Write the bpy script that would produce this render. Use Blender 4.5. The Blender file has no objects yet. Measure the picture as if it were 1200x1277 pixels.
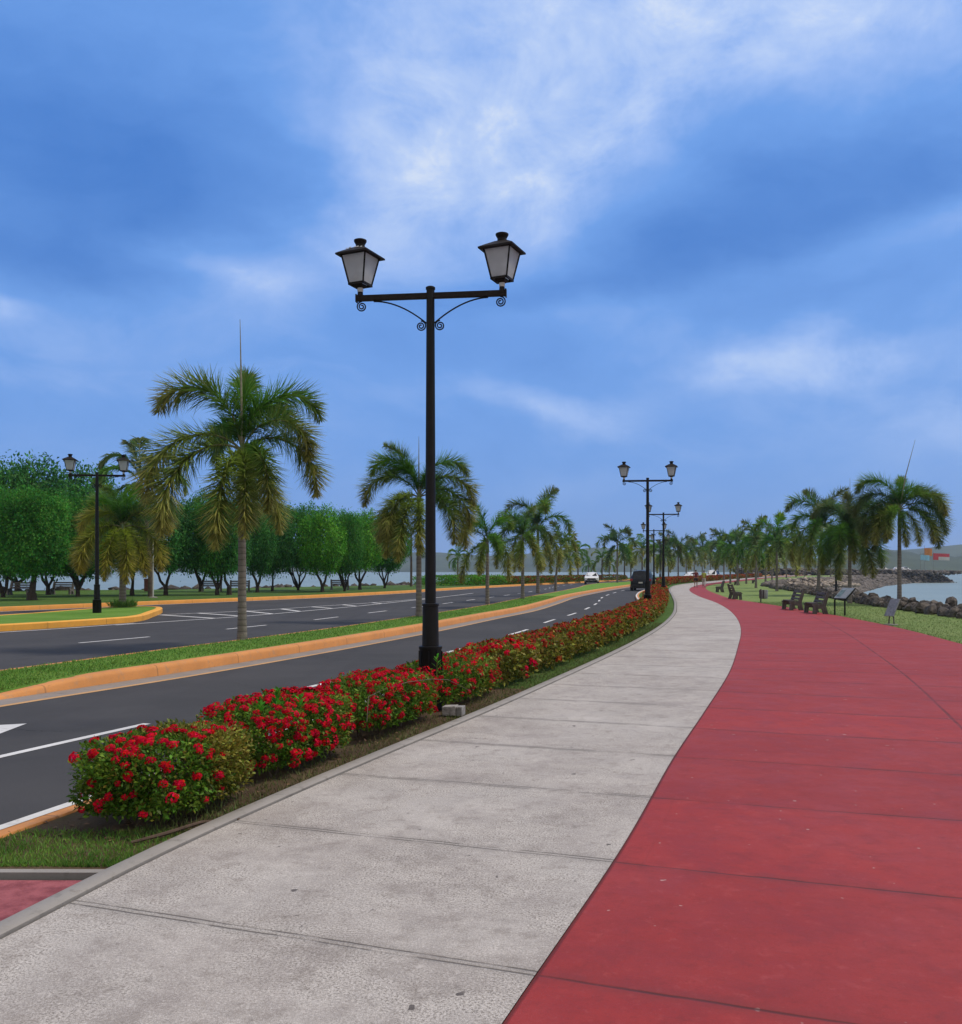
import bpy, bmesh, math, random
import numpy as np
from mathutils import Vector, Matrix, noise as mnoise
R = math.radians
PI = math.pi
sc = bpy.context.scene
COL = sc.collection

# ------------------------------------------------------------------ camera
CAM_H = 1.7
cd = bpy.data.cameras.new('camera')
cam = bpy.data.objects.new('camera', cd)
COL.objects.link(cam)
cam.location = (0, 0, CAM_H)
cam.rotation_euler = (R(90), 0, 0)
cd.sensor_fit = 'HORIZONTAL'
cd.sensor_width = 36.0
FPX = 1150.0
cd.lens = 36.0 * FPX / 1200.0
cd.shift_y = (711 - 638.5) / 1200.0
cd.clip_end = 20000
cd.clip_start = 0.1
sc.camera = cam

# ------------------------------------------------------------------ light and sky
sc.view_settings.view_transform = 'Standard'
sc.view_settings.look = 'None'
sc.view_settings.gamma = 1
sc.view_settings.exposure = 0.0

def lin(r, g, b):
    f = lambda c: (c / 255 / 12.92) if c <= 10 else ((c / 255 + .055) / 1.055) ** 2.4
    return (f(r), f(g), f(b), 1)

SUN_EL, SUN_AZ = R(58), R(80)      # azimuth measured from +Y (away) towards +X (right)
sd = bpy.data.lights.new('sun', 'SUN')
sd.energy = 2.5
sd.angle = R(10)
sd.color = (1.0, .90, .76)
sun = bpy.data.objects.new('sun', sd)
COL.objects.link(sun)
sdir = Vector((math.sin(SUN_AZ) * math.cos(SUN_EL), math.cos(SUN_AZ) * math.cos(SUN_EL), math.sin(SUN_EL)))
sun.rotation_euler = (-sdir).to_track_quat('-Z', 'Y').to_euler()
sun.location = sdir * 60

class NT:
    """small node-tree writer"""
    def __init__(s, tree):
        s.t = tree; s.n = tree.nodes; s.l = tree.links
    def node(s, typ, **kw):
        n = s.n.new(typ)
        for k, v in kw.items():
            setattr(n, k, v)
        return n
    def put(s, sock, v):
        if hasattr(v, 'is_output'):
            s.l.new(v, sock)
        else:
            if hasattr(sock.default_value, '__len__') and not hasattr(v, '__len__'):
                v = (v,) * len(sock.default_value)
            if hasattr(v, '__len__') and hasattr(sock.default_value, '__len__'):
                n = len(sock.default_value)
                v = tuple(v)[:n] + (1,) * (n - len(v))
            sock.default_value = v
    def m(s, op, a, b=0.0, c=None, clamp=False):
        n = s.node('ShaderNodeMath', operation=op, use_clamp=clamp)
        s.put(n.inputs[0], a); s.put(n.inputs[1], b)
        if c is not None: s.put(n.inputs[2], c)
        return n.outputs[0]
    def mapr(s, v, a, b, c=0.0, d=1.0, smooth=True):
        n = s.node('ShaderNodeMapRange', interpolation_type='SMOOTHSTEP' if smooth else 'LINEAR', clamp=True)
        s.put(n.inputs['Value'], v)
        for k, x in zip(('From Min', 'From Max', 'To Min', 'To Max'), (a, b, c, d)):
            s.put(n.inputs[k], x)
        return n.outputs['Result']
    def mix(s, f, a, b, mode='MIX'):
        n = s.node('ShaderNodeMix', data_type='RGBA', blend_type=mode)
        s.put(n.inputs[0], f); s.put(n.inputs[6], a); s.put(n.inputs[7], b)
        return n.outputs[2]
    def noise(s, vec=None, scale=5.0, detail=4.0, rough=.5, dist=0.0, out=0):
        n = s.node('ShaderNodeTexNoise')
        if vec is not None: s.put(n.inputs['Vector'], vec)
        n.inputs['Scale'].default_value = scale
        n.inputs['Detail'].default_value = detail
        n.inputs['Roughness'].default_value = rough
        n.inputs['Distortion'].default_value = dist
        return n.outputs[out]
    def sep(s, v):
        n = s.node('ShaderNodeSeparateXYZ'); s.put(n.inputs[0], v); return n.outputs
    def comb(s, x, y, z):
        n = s.node('ShaderNodeCombineXYZ')
        s.put(n.inputs[0], x); s.put(n.inputs[1], y); s.put(n.inputs[2], z)
        return n.outputs[0]
    def vmul(s, v, k):
        n = s.node('ShaderNodeVectorMath', operation='MULTIPLY')
        s.put(n.inputs[0], v); s.put(n.inputs[1], k); return n.outputs[0]
    def ramp(s, f, stops):
        n = s.node('ShaderNodeValToRGB')
        s.put(n.inputs[0], f)
        e = n.color_ramp.elements
        while len(e) < len(stops): e.new(0.5)
        for el, (p, c) in zip(e, stops):
            el.position = p; el.color = tuple(c)[:3] + (1,)
        return n.outputs[0]

world = bpy.data.worlds.new('World')
sc.world = world
world.use_nodes = True
W = NT(world.node_tree)
W.n.clear()
tc = W.node('ShaderNodeTexCoord')
dirv = tc.outputs['Generated']
dx, dy, dz = W.sep(dirv)
az = W.m('ARCTAN2', dx, dy)
el = W.m('ARCSINE', dz)
# wispy warping of the cloud directions
cv = W.comb(W.m('MULTIPLY', az, 1.0), W.m('MULTIPLY', el, 1.9), 0.37)
wn = W.noise(cv, 3.2, 5, .55, out=1)
wx, wy, wz = W.sep(wn)
azw = W.m('ADD', az, W.m('MULTIPLY', W.m('SUBTRACT', wx, .5), .30))
elw = W.m('ADD', el, W.m('MULTIPLY', W.m('SUBTRACT', wy, .5), .15))
BASE = .425
blobs = [  # direction given as it appears in the photograph, converted to azimuth / elevation
    (70, 185, 230, 80, -.33, 0), (250, 200, 150, 50, -.14, -6), (0, 300, 150, 26, -.20, 0), (150, 265, 120, 25, -.08, 0),
    (860, 325, 300, 48, -.24, 14), (1130, 215, 150, 62, -.15, 10), (700, 345, 110, 26, -.08, 5), (960, 235, 110, 40, -.08, 20),
    (780, 60, 200, 70, .24, 10), (810, 130, 130, 60, .16, 25), (480, 70, 140, 80, .17, 0), (1010, 40, 110, 60, .17, 0), (1170, 20, 100, 60, .12, 0),
    (500, 230, 95, 45, .18, 15), (665, 225, 80, 60, .15, -25), (420, 265, 80, 25, .12, 10), (560, 310, 130, 40, .10, 0),
    (505, 200, 34, 24, .14, 10), (590, 188, 40, 22, .07, 0), (645, 225, 40, 26, .05, -30),
    (325, 320, 75, 22, .24, -16), (230, 310, 80, 20, .12, -8), (120, 385, 130, 40, .12, 10), (0, 375, 24, 14, .20, 0), (400, 410, 110, 36, .05, 0),
    (1000, 448, 62, 27, .24, -6), (1015, 430, 30, 14, .12, -10), (930, 450, 40, 16, .10, 0), (745, 388, 110, 17, .20, 6), (830, 410, 60, 14, .10, 0),
    (1150, 520, 90, 24, .18, 0), (1110, 450, 60, 22, .10, 0), (640, 508, 90, 14, .14, -4), (770, 500, 60, 14, .12, 6), (1150, 290, 120, 22, .17, 4),
    (1050, 330, 120, 14, .08, 6), (120, 480, 120, 16, .06, 0), (680, 590, 60, 16, .06, 0)]
acc = None
for px, py, sx, sy, amp, rot in blobs:
    a0 = math.atan((px - 600) / FPX)
    e0 = math.atan((711 - py) / FPX * math.cos(a0))
    k = math.cos(a0) / FPX
    sa, se = sx * k, sy * k
    ca, sn = math.cos(R(rot)), math.sin(R(rot))
    u = W.m('SUBTRACT', azw, a0); v = W.m('SUBTRACT', elw, e0)
    p = W.m('MULTIPLY_ADD', u, ca / sa, W.m('MULTIPLY', v, sn / sa))
    q = W.m('MULTIPLY_ADD', v, ca / se, W.m('MULTIPLY', u, -sn / se))
    r2 = W.m('MULTIPLY_ADD', p, p, W.m('MULTIPLY', q, q))
    g = W.m('MULTIPLY', W.m('EXPONENT', W.m('MULTIPLY', r2, -.5)), amp)
    acc = g if acc is None else W.m('ADD', acc, g)
acc = W.m('ADD', acc, BASE)
cv2 = W.comb(W.m('MULTIPLY', azw, 1.0), W.m('MULTIPLY', elw, 2.2), 1.7)
cv3 = W.comb(W.m('MULTIPLY', az, 1.0), W.m('MULTIPLY', el, 1.5), 4.1)
f1 = W.m('SUBTRACT', W.noise(cv2, 5.0, 9, .60, .5), .5)
f2 = W.m('SUBTRACT', W.noise(cv3, 9, 11, .66, .35), .47)
lowfade = W.mapr(el, .03, .16, .15, 1.0)
f1 = W.m('MULTIPLY', f1, lowfade)
bright = W.mapr(acc, .40, .80, .16, 1.1)
cloud = W.m('ADD', acc, W.m('MULTIPLY', f1, .40))
cloud = W.m('ADD', cloud, W.m('MULTIPLY', W.m('MULTIPLY', f2, lowfade), bright), clamp=True)
front = W.ramp(cloud, [(0.0, lin(60, 122, 208)), (.20, lin(86, 142, 223)), (.42, lin(108, 161, 238)),
                       (.66, lin(156, 190, 250)), (.88, lin(190, 213, 255)), (1.0, lin(216, 230, 255))])
sky = W.node('ShaderNodeTexSky', sky_type='NISHITA')
sky.sun_disc = False
sky.sun_elevation = SUN_EL
sky.sun_rotation = SUN_AZ
sky.air_density = 1.5
nis = W.mix(1.0, sky.outputs[0], (.09, .09, .09, 1), 'MULTIPLY')
# the gaps between the clouds show a little of the clear sky behind
front = W.mix(.10, front, nis)
# overhead and behind: a thicker, whiter cloud deck
deckn = W.noise(W.vmul(dirv, (1, 1, 1.5)), 2.2, 6, .55)
deck = W.ramp(deckn, [(.25, (.41, .44, .50)), (.6, (.70, .67, .64)), (.85, (.90, .84, .78))])
wz1 = W.mapr(el, .62, 1.0)
wback = W.mapr(dy, .25, -.25)
front = W.mix(W.m('MAXIMUM', wz1, wback), front, deck)
bg = W.node('ShaderNodeBackground')
W.put(bg.inputs[0], front)
bg.inputs[1].default_value = 1.0
wo = W.node('ShaderNodeOutputWorld')
W.l.new(bg.outputs[0], wo.inputs[0])

# ------------------------------------------------------------------ helpers
rng = np.random.default_rng(11)
random.seed(5)

def tag(o, label=None, cat=None, group=None, kind=None):
    if label: o['label'] = label
    if cat: o['category'] = cat
    if group: o['group'] = group
    if kind: o['kind'] = kind
    return o

def empty(name, loc=(0, 0, 0), rz=0.0, label=None, cat=None, group=None):
    o = bpy.data.objects.new(name, None)
    o.empty_display_size = .2
    COL.objects.link(o)
    o.location = loc
    o.rotation_euler = (0, 0, rz)
    return tag(o, label, cat, group)

def mkmesh(name, verts, faces, mats, smooth=False, mi=None, uv=None, attr=None, uv2=None):
    me = bpy.data.meshes.new(name)
    if isinstance(faces, np.ndarray):
        verts = np.asarray(verts, np.float32)
        nv, nf, k = len(verts), len(faces), faces.shape[1]
        me.vertices.add(nv); me.vertices.foreach_set('co', verts.ravel())
        me.loops.add(nf * k); me.loops.foreach_set('vertex_index', faces.astype(np.int32).ravel())
        me.polygons.add(nf)
        me.polygons.foreach_set('loop_start', np.arange(0, nf * k, k, dtype=np.int32))
        me.update(calc_edges=True)
    else:
        me.from_pydata([tuple(v) for v in verts], [], faces)
        me.update()
    for m_ in (mats if isinstance(mats, (list, tuple)) else [mats]):
        me.materials.append(m_)
    if mi is not None:
        me.polygons.foreach_set('material_index', np.asarray(mi, np.int32))
    if smooth:
        me.polygons.foreach_set('use_smooth', np.ones(len(me.polygons), bool))
    for nm, data in (('UVMap', uv), ('UV2', uv2)):
        if data is not None:
            l = me.uv_layers.new(name=nm)
            idx = np.zeros(len(me.loops), np.int32); me.loops.foreach_get('vertex_index', idx)
            l.data.foreach_set('uv', np.asarray(data, np.float32)[idx].ravel())
    if attr is not None:
        a = me.attributes.new('t', 'FLOAT', 'POINT')
        a.data.foreach_set('value', np.asarray(attr, np.float32))
    return me

def obj(name, me, parent=None, loc=None, rot=None):
    o = bpy.data.objects.new(name, me)
    COL.objects.link(o)
    if parent is not None: o.parent = parent
    if loc is not None: o.location = loc
    if rot is not None: o.rotation_euler = rot
    return o

def kids(o):
    return [c for c in ALLKIDS.get(o.name, [])] if False else [c for c in bpy.data.objects if c.parent == o]

def copy_tree(o, parent=None):
    c = o.copy()
    COL.objects.link(c)
    c.parent = parent
    for ch in kids(o):
        if ch.name != c.name:
            copy_tree(ch, c)
    return c

class MB:
    """collects solids; build() links them as one mesh object"""
    def __init__(s): s.v = []; s.f = []; s.mi = []
    def add(s, vs, fs, m=0):
        b = len(s.v); s.v += [tuple(v) for v in vs]
        s.f += [tuple(i + b for i in f) for f in fs]; s.mi += [m] * len(fs)
    def box(s, c, d, rot=None, m=0, bev=0.0, taper=1.0):
        hx, hy, hz = d[0] / 2, d[1] / 2, d[2] / 2
        bm = bmesh.new(); bmesh.ops.create_cube(bm, size=1)
        for v in bm.verts:
            t = taper if v.co.z > 0 else 1
            v.co = Vector((v.co.x * 2 * hx * t, v.co.y * 2 * hy * t, v.co.z * 2 * hz))
        if bev: bmesh.ops.bevel(bm, geom=bm.edges[:], offset=bev, segments=2, affect='EDGES', profile=.6)
        M_ = Matrix.Translation(c) @ (Matrix.Rotation(0, 4, 'X') if rot is None else rot.to_4x4())
        bm.verts.index_update()
        s.add([M_ @ v.co for v in bm.verts], [[v.index for v in f.verts] for f in bm.faces], m); bm.free()
    def lathe(s, prof, c=(0, 0, 0), n=20, m=0, rot=None):
        c = Vector(c); vs = []
        for r, z in prof:
            for k in range(n):
                p = Vector((r * math.cos(2 * PI * k / n), r * math.sin(2 * PI * k / n), z))
                if rot is not None: p = rot @ p
                vs.append(c + p)
        fs = [(i * n + k, i * n + (k + 1) % n, (i + 1) * n + (k + 1) % n, (i + 1) * n + k) for i in range(len(prof) - 1) for k in range(n)]
        fs.append(tuple(range(n))[::-1]); fs.append(tuple((len(prof) - 1) * n + k for k in range(n)))
        s.add(vs, fs, m)
    def tube(s, pts, rad, n=8, m=0):
        pts = [Vector(p) for p in pts]
        if not hasattr(rad, '__len__'): rad = [rad] * len(pts)
        vs = []; up = Vector((0.03, .02, 1)); prev = None
        for i, p in enumerate(pts):
            t = (pts[min(i + 1, len(pts) - 1)] - pts[max(i - 1, 0)]).normalized()
            if prev is None:
                a = t.cross(up if abs(t.dot(up)) < .95 else Vector((1, 0, 0))).normalized()
            else:
                a = (prev - t * prev.dot(t)).normalized()
            prev = a; b = t.cross(a)
            for k in range(n):
                an = 2 * PI * k / n
                vs.append(p + (a * math.cos(an) + b * math.sin(an)) * rad[i])
        fs = [(i * n + k, i * n + (k + 1) % n, (i + 1) * n + (k + 1) % n, (i + 1) * n + k) for i in range(len(pts) - 1) for k in range(n)]
        fs.append(tuple(range(n))[::-1]); fs.append(tuple((len(pts) - 1) * n + k for k in range(n)))
        s.add(vs, fs, m)
    def build(s, name, mats, parent=None, smooth=False, loc=None, rot=None):
        me = mkmesh(name, s.v, s.f, mats, mi=s.mi)
        bm = bmesh.new(); bm.from_mesh(me); bmesh.ops.recalc_face_normals(bm, faces=bm.faces); bm.to_mesh(me); bm.free()
        if smooth:
            me.polygons.foreach_set('use_smooth', np.ones(len(me.polygons), bool))
            me.set_sharp_from_angle(angle=R(38))
        return obj(name, me, parent, loc, rot)

# ------------------------------------------------------------------ materials
def newmat(name):
    m_ = bpy.data.materials.new(name); m_.use_nodes = True
    t = NT(m_.node_tree); t.n.clear()
    p = t.node('ShaderNodeBsdfPrincipled'); o = t.node('ShaderNodeOutputMaterial')
    t.l.new(p.outputs[0], o.inputs[0])
    return m_, t, p, o

def mat(name, col, rough=.6, var=.15, scale=4, bump=0.0, bscale=60, spec=.3, metal=0.0, island=0.0, trans=0.0, col2=None, hue=0.0):
    m_, t, p, o = newmat(name)
    g = t.node('ShaderNodeTexCoord').outputs['Object']
    c1 = tuple(x * (1 - var) for x in col[:3]); c2 = tuple(col2[:3]) if col2 else tuple(min(1, x * (1 + var)) for x in col[:3])
    f = t.mapr(t.noise(g, scale, 5, .6), .3, .7)
    c = t.mix(f, c1, c2)
    if island or hue:
        gi = t.node('ShaderNodeNewGeometry').outputs['Random Per Island']
        h = t.node('ShaderNodeHueSaturation')
        t.put(h.inputs['Value'], t.mapr(gi, 0, 1, 1 - island, 1 + island, False))
        gi2 = t.m('FRACT', t.m('MULTIPLY', gi, 7.31))
        t.put(h.inputs['Hue'], t.mapr(gi2, 0, 1, .5 - hue, .5 + hue, False))
        t.put(h.inputs['Color'], c); c = h.outputs[0]
    t.put(p.inputs['Base Color'], c)
    p.inputs['Roughness'].default_value = rough
    p.inputs['Specular IOR Level'].default_value = spec
    p.inputs['Metallic'].default_value = metal
    if bump:
        b = t.node('ShaderNodeBump'); b.inputs['Strength'].default_value = bump; b.inputs['Distance'].default_value = .02
        t.put(b.inputs['Height'], t.noise(g, bscale, 5, .6)); t.l.new(b.outputs[0], p.inputs['Normal'])
    if trans:
        tr = t.node('ShaderNodeBsdfTranslucent'); t.put(tr.inputs[0], c)
        mx = t.node('ShaderNodeMixShader'); mx.inputs[0].default_value = trans
        t.l.new(p.outputs[0], mx.inputs[1]); t.l.new(tr.outputs[0], mx.inputs[2]); t.l.new(mx.outputs[0], o.inputs[0])
    return m_

def frond_mat(name, base, tip, start=.35, end=.95):
    """palm leaflets: fresh colour near the base, drier colour towards the tip"""
    m_, t, p, o = newmat(name)
    a = t.node('ShaderNodeAttribute', attribute_name='t').outputs['Fac']
    gi = t.node('ShaderNodeNewGeometry').outputs['Random Per Island']
    f = t.m('ADD', a, t.mapr(gi, 0, 1, -.22, .22, False))
    c = t.mix(t.mapr(f, start, end), base, tip)
    h = t.node('ShaderNodeHueSaturation')
    t.put(h.inputs['Value'], t.mapr(t.m('FRACT', t.m('MULTIPLY', gi, 13.7)), 0, 1, .6, 1.4, False))
    t.put(h.inputs['Color'], c)
    t.put(p.inputs['Base Color'], h.outputs[0])
    p.inputs['Roughness'].default_value = .45
    p.inputs['Specular IOR Level'].default_value = .35
    tr = t.node('ShaderNodeBsdfTranslucent'); t.put(tr.inputs[0], h.outputs[0])
    mx = t.node('ShaderNodeMixShader'); mx.inputs[0].default_value = .48
    t.l.new(p.outputs[0], mx.inputs[1]); t.l.new(tr.outputs[0], mx.inputs[2]); t.l.new(mx.outputs[0], o.inputs[0])
    return m_

def paving_mat(name, kind):
    """walkway slabs: UVMap = metres from the left edge / along the walk, UV2.x = metres to the right edge"""
    m_, t, p, o = newmat(name)
    u, v, _ = t.sep(t.node('ShaderNodeUVMap', uv_map='UVMap').outputs[0])
    w, _, _ = t.sep(t.node('ShaderNodeUVMap', uv_map='UV2').outputs[0])
    g = t.node('ShaderNodeTexCoord').outputs['Object']
    wob = t.m('MULTIPLY', t.m('SUBTRACT', t.noise(g, 3.0, 4, .6), .5), .022)
    vv = t.m('ADD', v, wob)
    S = 1.6
    fr = t.m('ABSOLUTE', t.m('SUBTRACT', t.m('FRACT', t.m('ADD', t.m('DIVIDE', vv, S), .5)), .5))
    dist = t.m('MULTIPLY', fr, S)                                   # metres to the nearest joint
    idx = t.m('FLOOR', t.m('DIVIDE', vv, S))
    wn_ = t.node('ShaderNodeTexWhiteNoise', noise_dimensions='1D'); t.put(wn_.inputs['W'], idx)
    slab = wn_.outputs['Value']
    big = t.noise(g, .55, 4, .6); mid = t.noise(g, 2.6, 6, .65); fine = t.noise(g, 82, 4, .8)
    grain = t.noise(g, 230, 3, .7)
    spot = t.noise(g, 14, 6, .75); stain = t.noise(g, 5.0, 6, .72)
    streak = t.noise(t.comb(t.m('MULTIPLY', u, 1.1), t.m('MULTIPLY', vv, 9.0), 0), 1.6, 6, .7)
    patch = t.m('MULTIPLY', t.mapr(t.noise(g, 1.3, 4, .6), .35, .62), 1.0)
    if kind == 'concrete':
        c = t.mix(t.mapr(mid, .32, .68), (.305, .268, .252), (.52, .478, .455))
        c = t.mix(t.mapr(big, .35, .7, 0, .6), c, (.56, .53, .51))
        c = t.mix(t.mapr(streak, .48, .74, 0, .26), c, (.20, .182, .172))
        c = t.mix(t.m('MULTIPLY', t.mapr(fine, .47, .60, 0, .9), t.mapr(patch, 0, 1, .35, 1.0)), c, (.15, .132, .118))
        c = t.mix(t.mapr(fine, .47, .34, 0, .7), c, (.66, .63, .61))
        c = t.mix(t.mapr(grain, .53, .64, 0, .75), c, (.12, .105, .095))
        c = t.mix(t.mapr(grain, .45, .33, 0, .6), c, (.68, .65, .63))
        c = t.mix(t.mapr(stain, .50, .68, 0, .42), c, (.185, .155, .138))
        c = t.mix(t.mapr(spot, .55, .70, 0, .55), c, (.15, .128, .115))
        c = t.mix(t.mapr(spot, .45, .32, 0, .45), c, (.60, .56, .54))
        chips = t.mapr(t.noise(g, 8.5, 2, .5), .72, .75)
        c = t.mix(t.m('MULTIPLY', chips, .85), c, (.07, .06, .06))
        dark, edgec = (.09, .08, .075), (.34, .325, .31)
        band = t.mapr(w, .135, .115)
        eg = t.m('MULTIPLY', t.mapr(t.m('ABSOLUTE', t.m('SUBTRACT', w, .13)), .016, .004), t.mapr(mid, .38, .58))
        j1 = t.mapr(t.m('ABSOLUTE', t.m('SUBTRACT', dist, .021)), .010, .002)
        brk = t.mapr(t.noise(t.comb(u, idx, 0), 2.3, 3, .6), .36, .54, .12, 1.0)
        j1 = t.m('MULTIPLY', j1, brk)
        near_j = t.m('MULTIPLY', t.mapr(dist, .12, .0, 0, .35), brk)
        c = t.mix(near_j, c, (.20, .185, .175))
        jj = t.m('MAXIMUM', j1, t.m('MULTIPLY', eg, .10))
        rough, bs = .82, .5
    else:
        c = t.mix(t.mapr(mid, .3, .7), (.265, .023, .024), (.325, .034, .035))
        c = t.mix(t.mapr(slab, 0, 1, 0, .6, False), c, (.215, .024, .027))
        c = t.mix(t.mapr(big, .40, .68, 0, .5), c, (.33, .047, .050))
        c = t.mix(t.mapr(streak, .50, .75, 0, .28), c, (.165, .022, .025))
        c = t.mix(t.mapr(fine, .52, .70, 0, .42), c, (.15, .026, .028))
        c = t.mix(t.mapr(grain, .60, .74, 0, .40), c, (.46, .15, .15))
        c = t.mix(t.mapr(stain, .48, .66, 0, .42), c, (.20, .024, .026))
        c = t.mix(t.mapr(stain, .44, .30, 0, .40), c, (.37, .062, .064))
        c = t.mix(t.mapr(spot, .54, .70, 0, .42), c, (.175, .025, .027))
        c = t.mix(t.mapr(spot, .44, .30, 0, .30), c, (.40, .085, .085))
        chips = t.mapr(t.noise(g, 10.5, 2, .5), .735, .76)
        c = t.mix(t.m('MULTIPLY', chips, .55), c, (.52, .40, .38))
        brk = t.mapr(t.noise(t.comb(u, idx, 3.3), 1.7, 3, .6), .34, .56, .10, 1.0)
        j1 = t.m('MULTIPLY', t.mapr(dist, .016, .003), brk)
        c = t.mix(t.m('MULTIPLY', t.mapr(dist, .11, 0, 0, .45), brk), c, (.16, .03, .033))
        lj = t.m('MULTIPLY', t.mapr(t.m('ABSOLUTE', t.m('SUBTRACT', t.m('ADD', u, wob), 2.74)), .03, .004), t.mapr(mid, .35, .6, .35, .85))
        e2 = t.m('MULTIPLY', t.mapr(t.m('ABSOLUTE', t.m('SUBTRACT', t.m('ADD', u, wob), .17)), .014, .004), t.mapr(mid, .45, .6, 0, .10))
        e3 = t.mapr(u, .022, .006, 0, .8)
        jj = t.m('MAXIMUM', t.m('MAXIMUM', j1, lj), t.m('MAXIMUM', e2, e3))
        dark = (.065, .018, .02)
        rough, bs = .74, .38
    c = t.mix(t.m('MULTIPLY', jj, .85), c, dark)
    t.put(p.inputs['Base Color'], c)
    t.put(p.inputs['Roughness'], t.mapr(mid, .3, .7, rough - .1, rough + .08))
    p.inputs['Specular IOR Level'].default_value = .28
    h = t.m('ADD', t.m('MULTIPLY', fine, .5), t.m('MULTIPLY', grain, .35))
    h = t.m('ADD', h, t.m('MULTIPLY', mid, .6))
    h = t.m('SUBTRACT', h, t.m('MULTIPLY', jj, 1.6))
    b = t.node('ShaderNodeBump'); b.inputs['Strength'].default_value = bs; b.inputs['Distance'].default_value = .008
    t.put(b.inputs['Height'], h); t.l.new(b.outputs[0], p.inputs['Normal'])
    return m_

def asphalt_mat():
    m_, t, p, o = newmat('asphalt')
    g = t.node('ShaderNodeTexCoord').outputs['Object']
    big = t.noise(g, .16, 5, .6); mid = t.noise(g, 1.1, 5, .6); fine = t.noise(g, 75, 4, .7)
    vo = t.node('ShaderNodeTexVoronoi', feature='DISTANCE_TO_EDGE'); t.put(vo.inputs['Vector'], t.vmul(t.noise(g, .9, 4, .6, out=1), (.9, .9, 0))); vo.inputs['Scale'].default_value = 1.0
    vq = t.node('ShaderNodeVectorMath', operation='ADD'); t.put(vq.inputs[0], g); t.put(vq.inputs[1], t.vmul(t.noise(g, .8, 5, .65, out=1), (1.6, 1.6, 0))); t.l.new(vq.outputs[0], vo.inputs['Vector']); vo.inputs['Scale'].default_value = .22
    crack = t.m('MULTIPLY', t.mapr(vo.outputs['Distance'], .0032, .0008), t.mapr(t.noise(g, .25, 3, .6), .50, .62))
    gr = t.node('ShaderNodeMapping'); t.put(gr.inputs[0], g); gr.inputs['Rotation'].default_value = (0, 0, R(16)); gr.inputs['Scale'].default_value = (1.5, .07, 1)
    tr = t.noise(gr.outputs[0], 1.0, 4, .6)
    c = t.mix(t.mapr(big, .35, .65), (.050, .050, .054), (.064, .063, .068))
    c = t.mix(t.mapr(mid, .4, .7, 0, .4), c, (.074, .073, .077))
    c = t.mix(t.mapr(tr, .45, .7, 0, .45), c, (.046, .045, .049))
    c = t.mix(t.mapr(fine, .55, .75, 0, .5), c, (.105, .103, .104))
    c = t.mix(t.mapr(fine, .45, .28, 0, .5), c, (.032, .031, .034))
    c = t.mix(t.m('MULTIPLY', crack, .7), c, (.02, .02, .02))
    c = t.mix(t.mapr(t.noise(g, .55, 3, .5), .66, .72, 0, .35), c, (.036, .035, .037))
    t.put(p.inputs['Base Color'], c)
    p.inputs['Roughness'].default_value = .86; p.inputs['Specular IOR Level'].default_value = .18
    b = t.node('ShaderNodeBump'); b.inputs['Strength'].default_value = .5; b.inputs['Distance'].default_value = .006
    t.put(b.inputs['Height'], fine); t.l.new(b.outputs[0], p.inputs['Normal'])
    return m_

def grass_mat(name, c1, c2, c3):
    m_, t, p, o = newmat(name)
    g = t.node('ShaderNodeTexCoord').outputs['Object']
    c = t.mix(t.mapr(t.noise(g, .5, 5, .6), .35, .65), c1, c2)
    c = t.mix(t.mapr(t.noise(g, 2.2, 6, .7), .5, .75, 0, .6), c, c3)
    fine = t.noise(g, 38, 5, .75)
    c = t.mix(t.mapr(fine, .5, .75, 0, .55), c, tuple(x * .45 for x in c1))
    c = t.mix(t.mapr(fine, .42, .22, 0, .5), c, tuple(min(1, x * 1.6) for x in c2))
    t.put(p.inputs['Base Color'], c)
    p.inputs['Roughness'].default_value = .9; p.inputs['Specular IOR Level'].default_value = .1
    b = t.node('ShaderNodeBump'); b.inputs['Strength'].default_value = .9; b.inputs['Distance'].default_value = .04
    t.put(b.inputs['Height'], fine); t.l.new(b.outputs[0], p.inputs['Normal'])
    return m_

def kerb_mat(name, paint, worn, amt, joint=0):
    m_, t, p, o = newmat(name)
    g = t.node('ShaderNodeTexCoord').outputs['Object']
    c = t.mix(t.mapr(t.noise(g, 1.4, 6, .65), .35, .7), paint, tuple(x * .86 for x in paint))
    c = t.mix(t.m('MULTIPLY', t.mapr(t.noise(g, 6, 6, .7), .52, .72), amt), c, worn)
    c = t.mix(t.mapr(t.noise(g, 9, 6, .75), .58, .74, 0, .5), c, (.12, .09, .065))
    if joint:
        v = t.sep(t.node('ShaderNodeUVMap', uv_map='UVMap').outputs[0])[1]
        v = t.m('ADD', v, t.m('MULTIPLY', t.noise(g, 8, 3, .6), .03))
        jn = t.m('ABSOLUTE', t.m('SUBTRACT', t.m('FRACT', t.m('ADD', t.m('DIVIDE', v, joint), .5)), .5))
        c = t.mix(t.mapr(jn, .009, .003, 0, .38), c, (.06, .045, .035))
    t.put(p.inputs['Base Color'], c)
    p.inputs['Roughness'].default_value = .7; p.inputs['Specular IOR Level'].default_value = .25
    b = t.node('ShaderNodeBump'); b.inputs['Strength'].default_value = .4; b.inputs['Distance'].default_value = .01
    t.put(b.inputs['Height'], t.noise(g, 30, 5, .6)); t.l.new(b.outputs[0], p.inputs['Normal'])
    return m_

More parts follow.
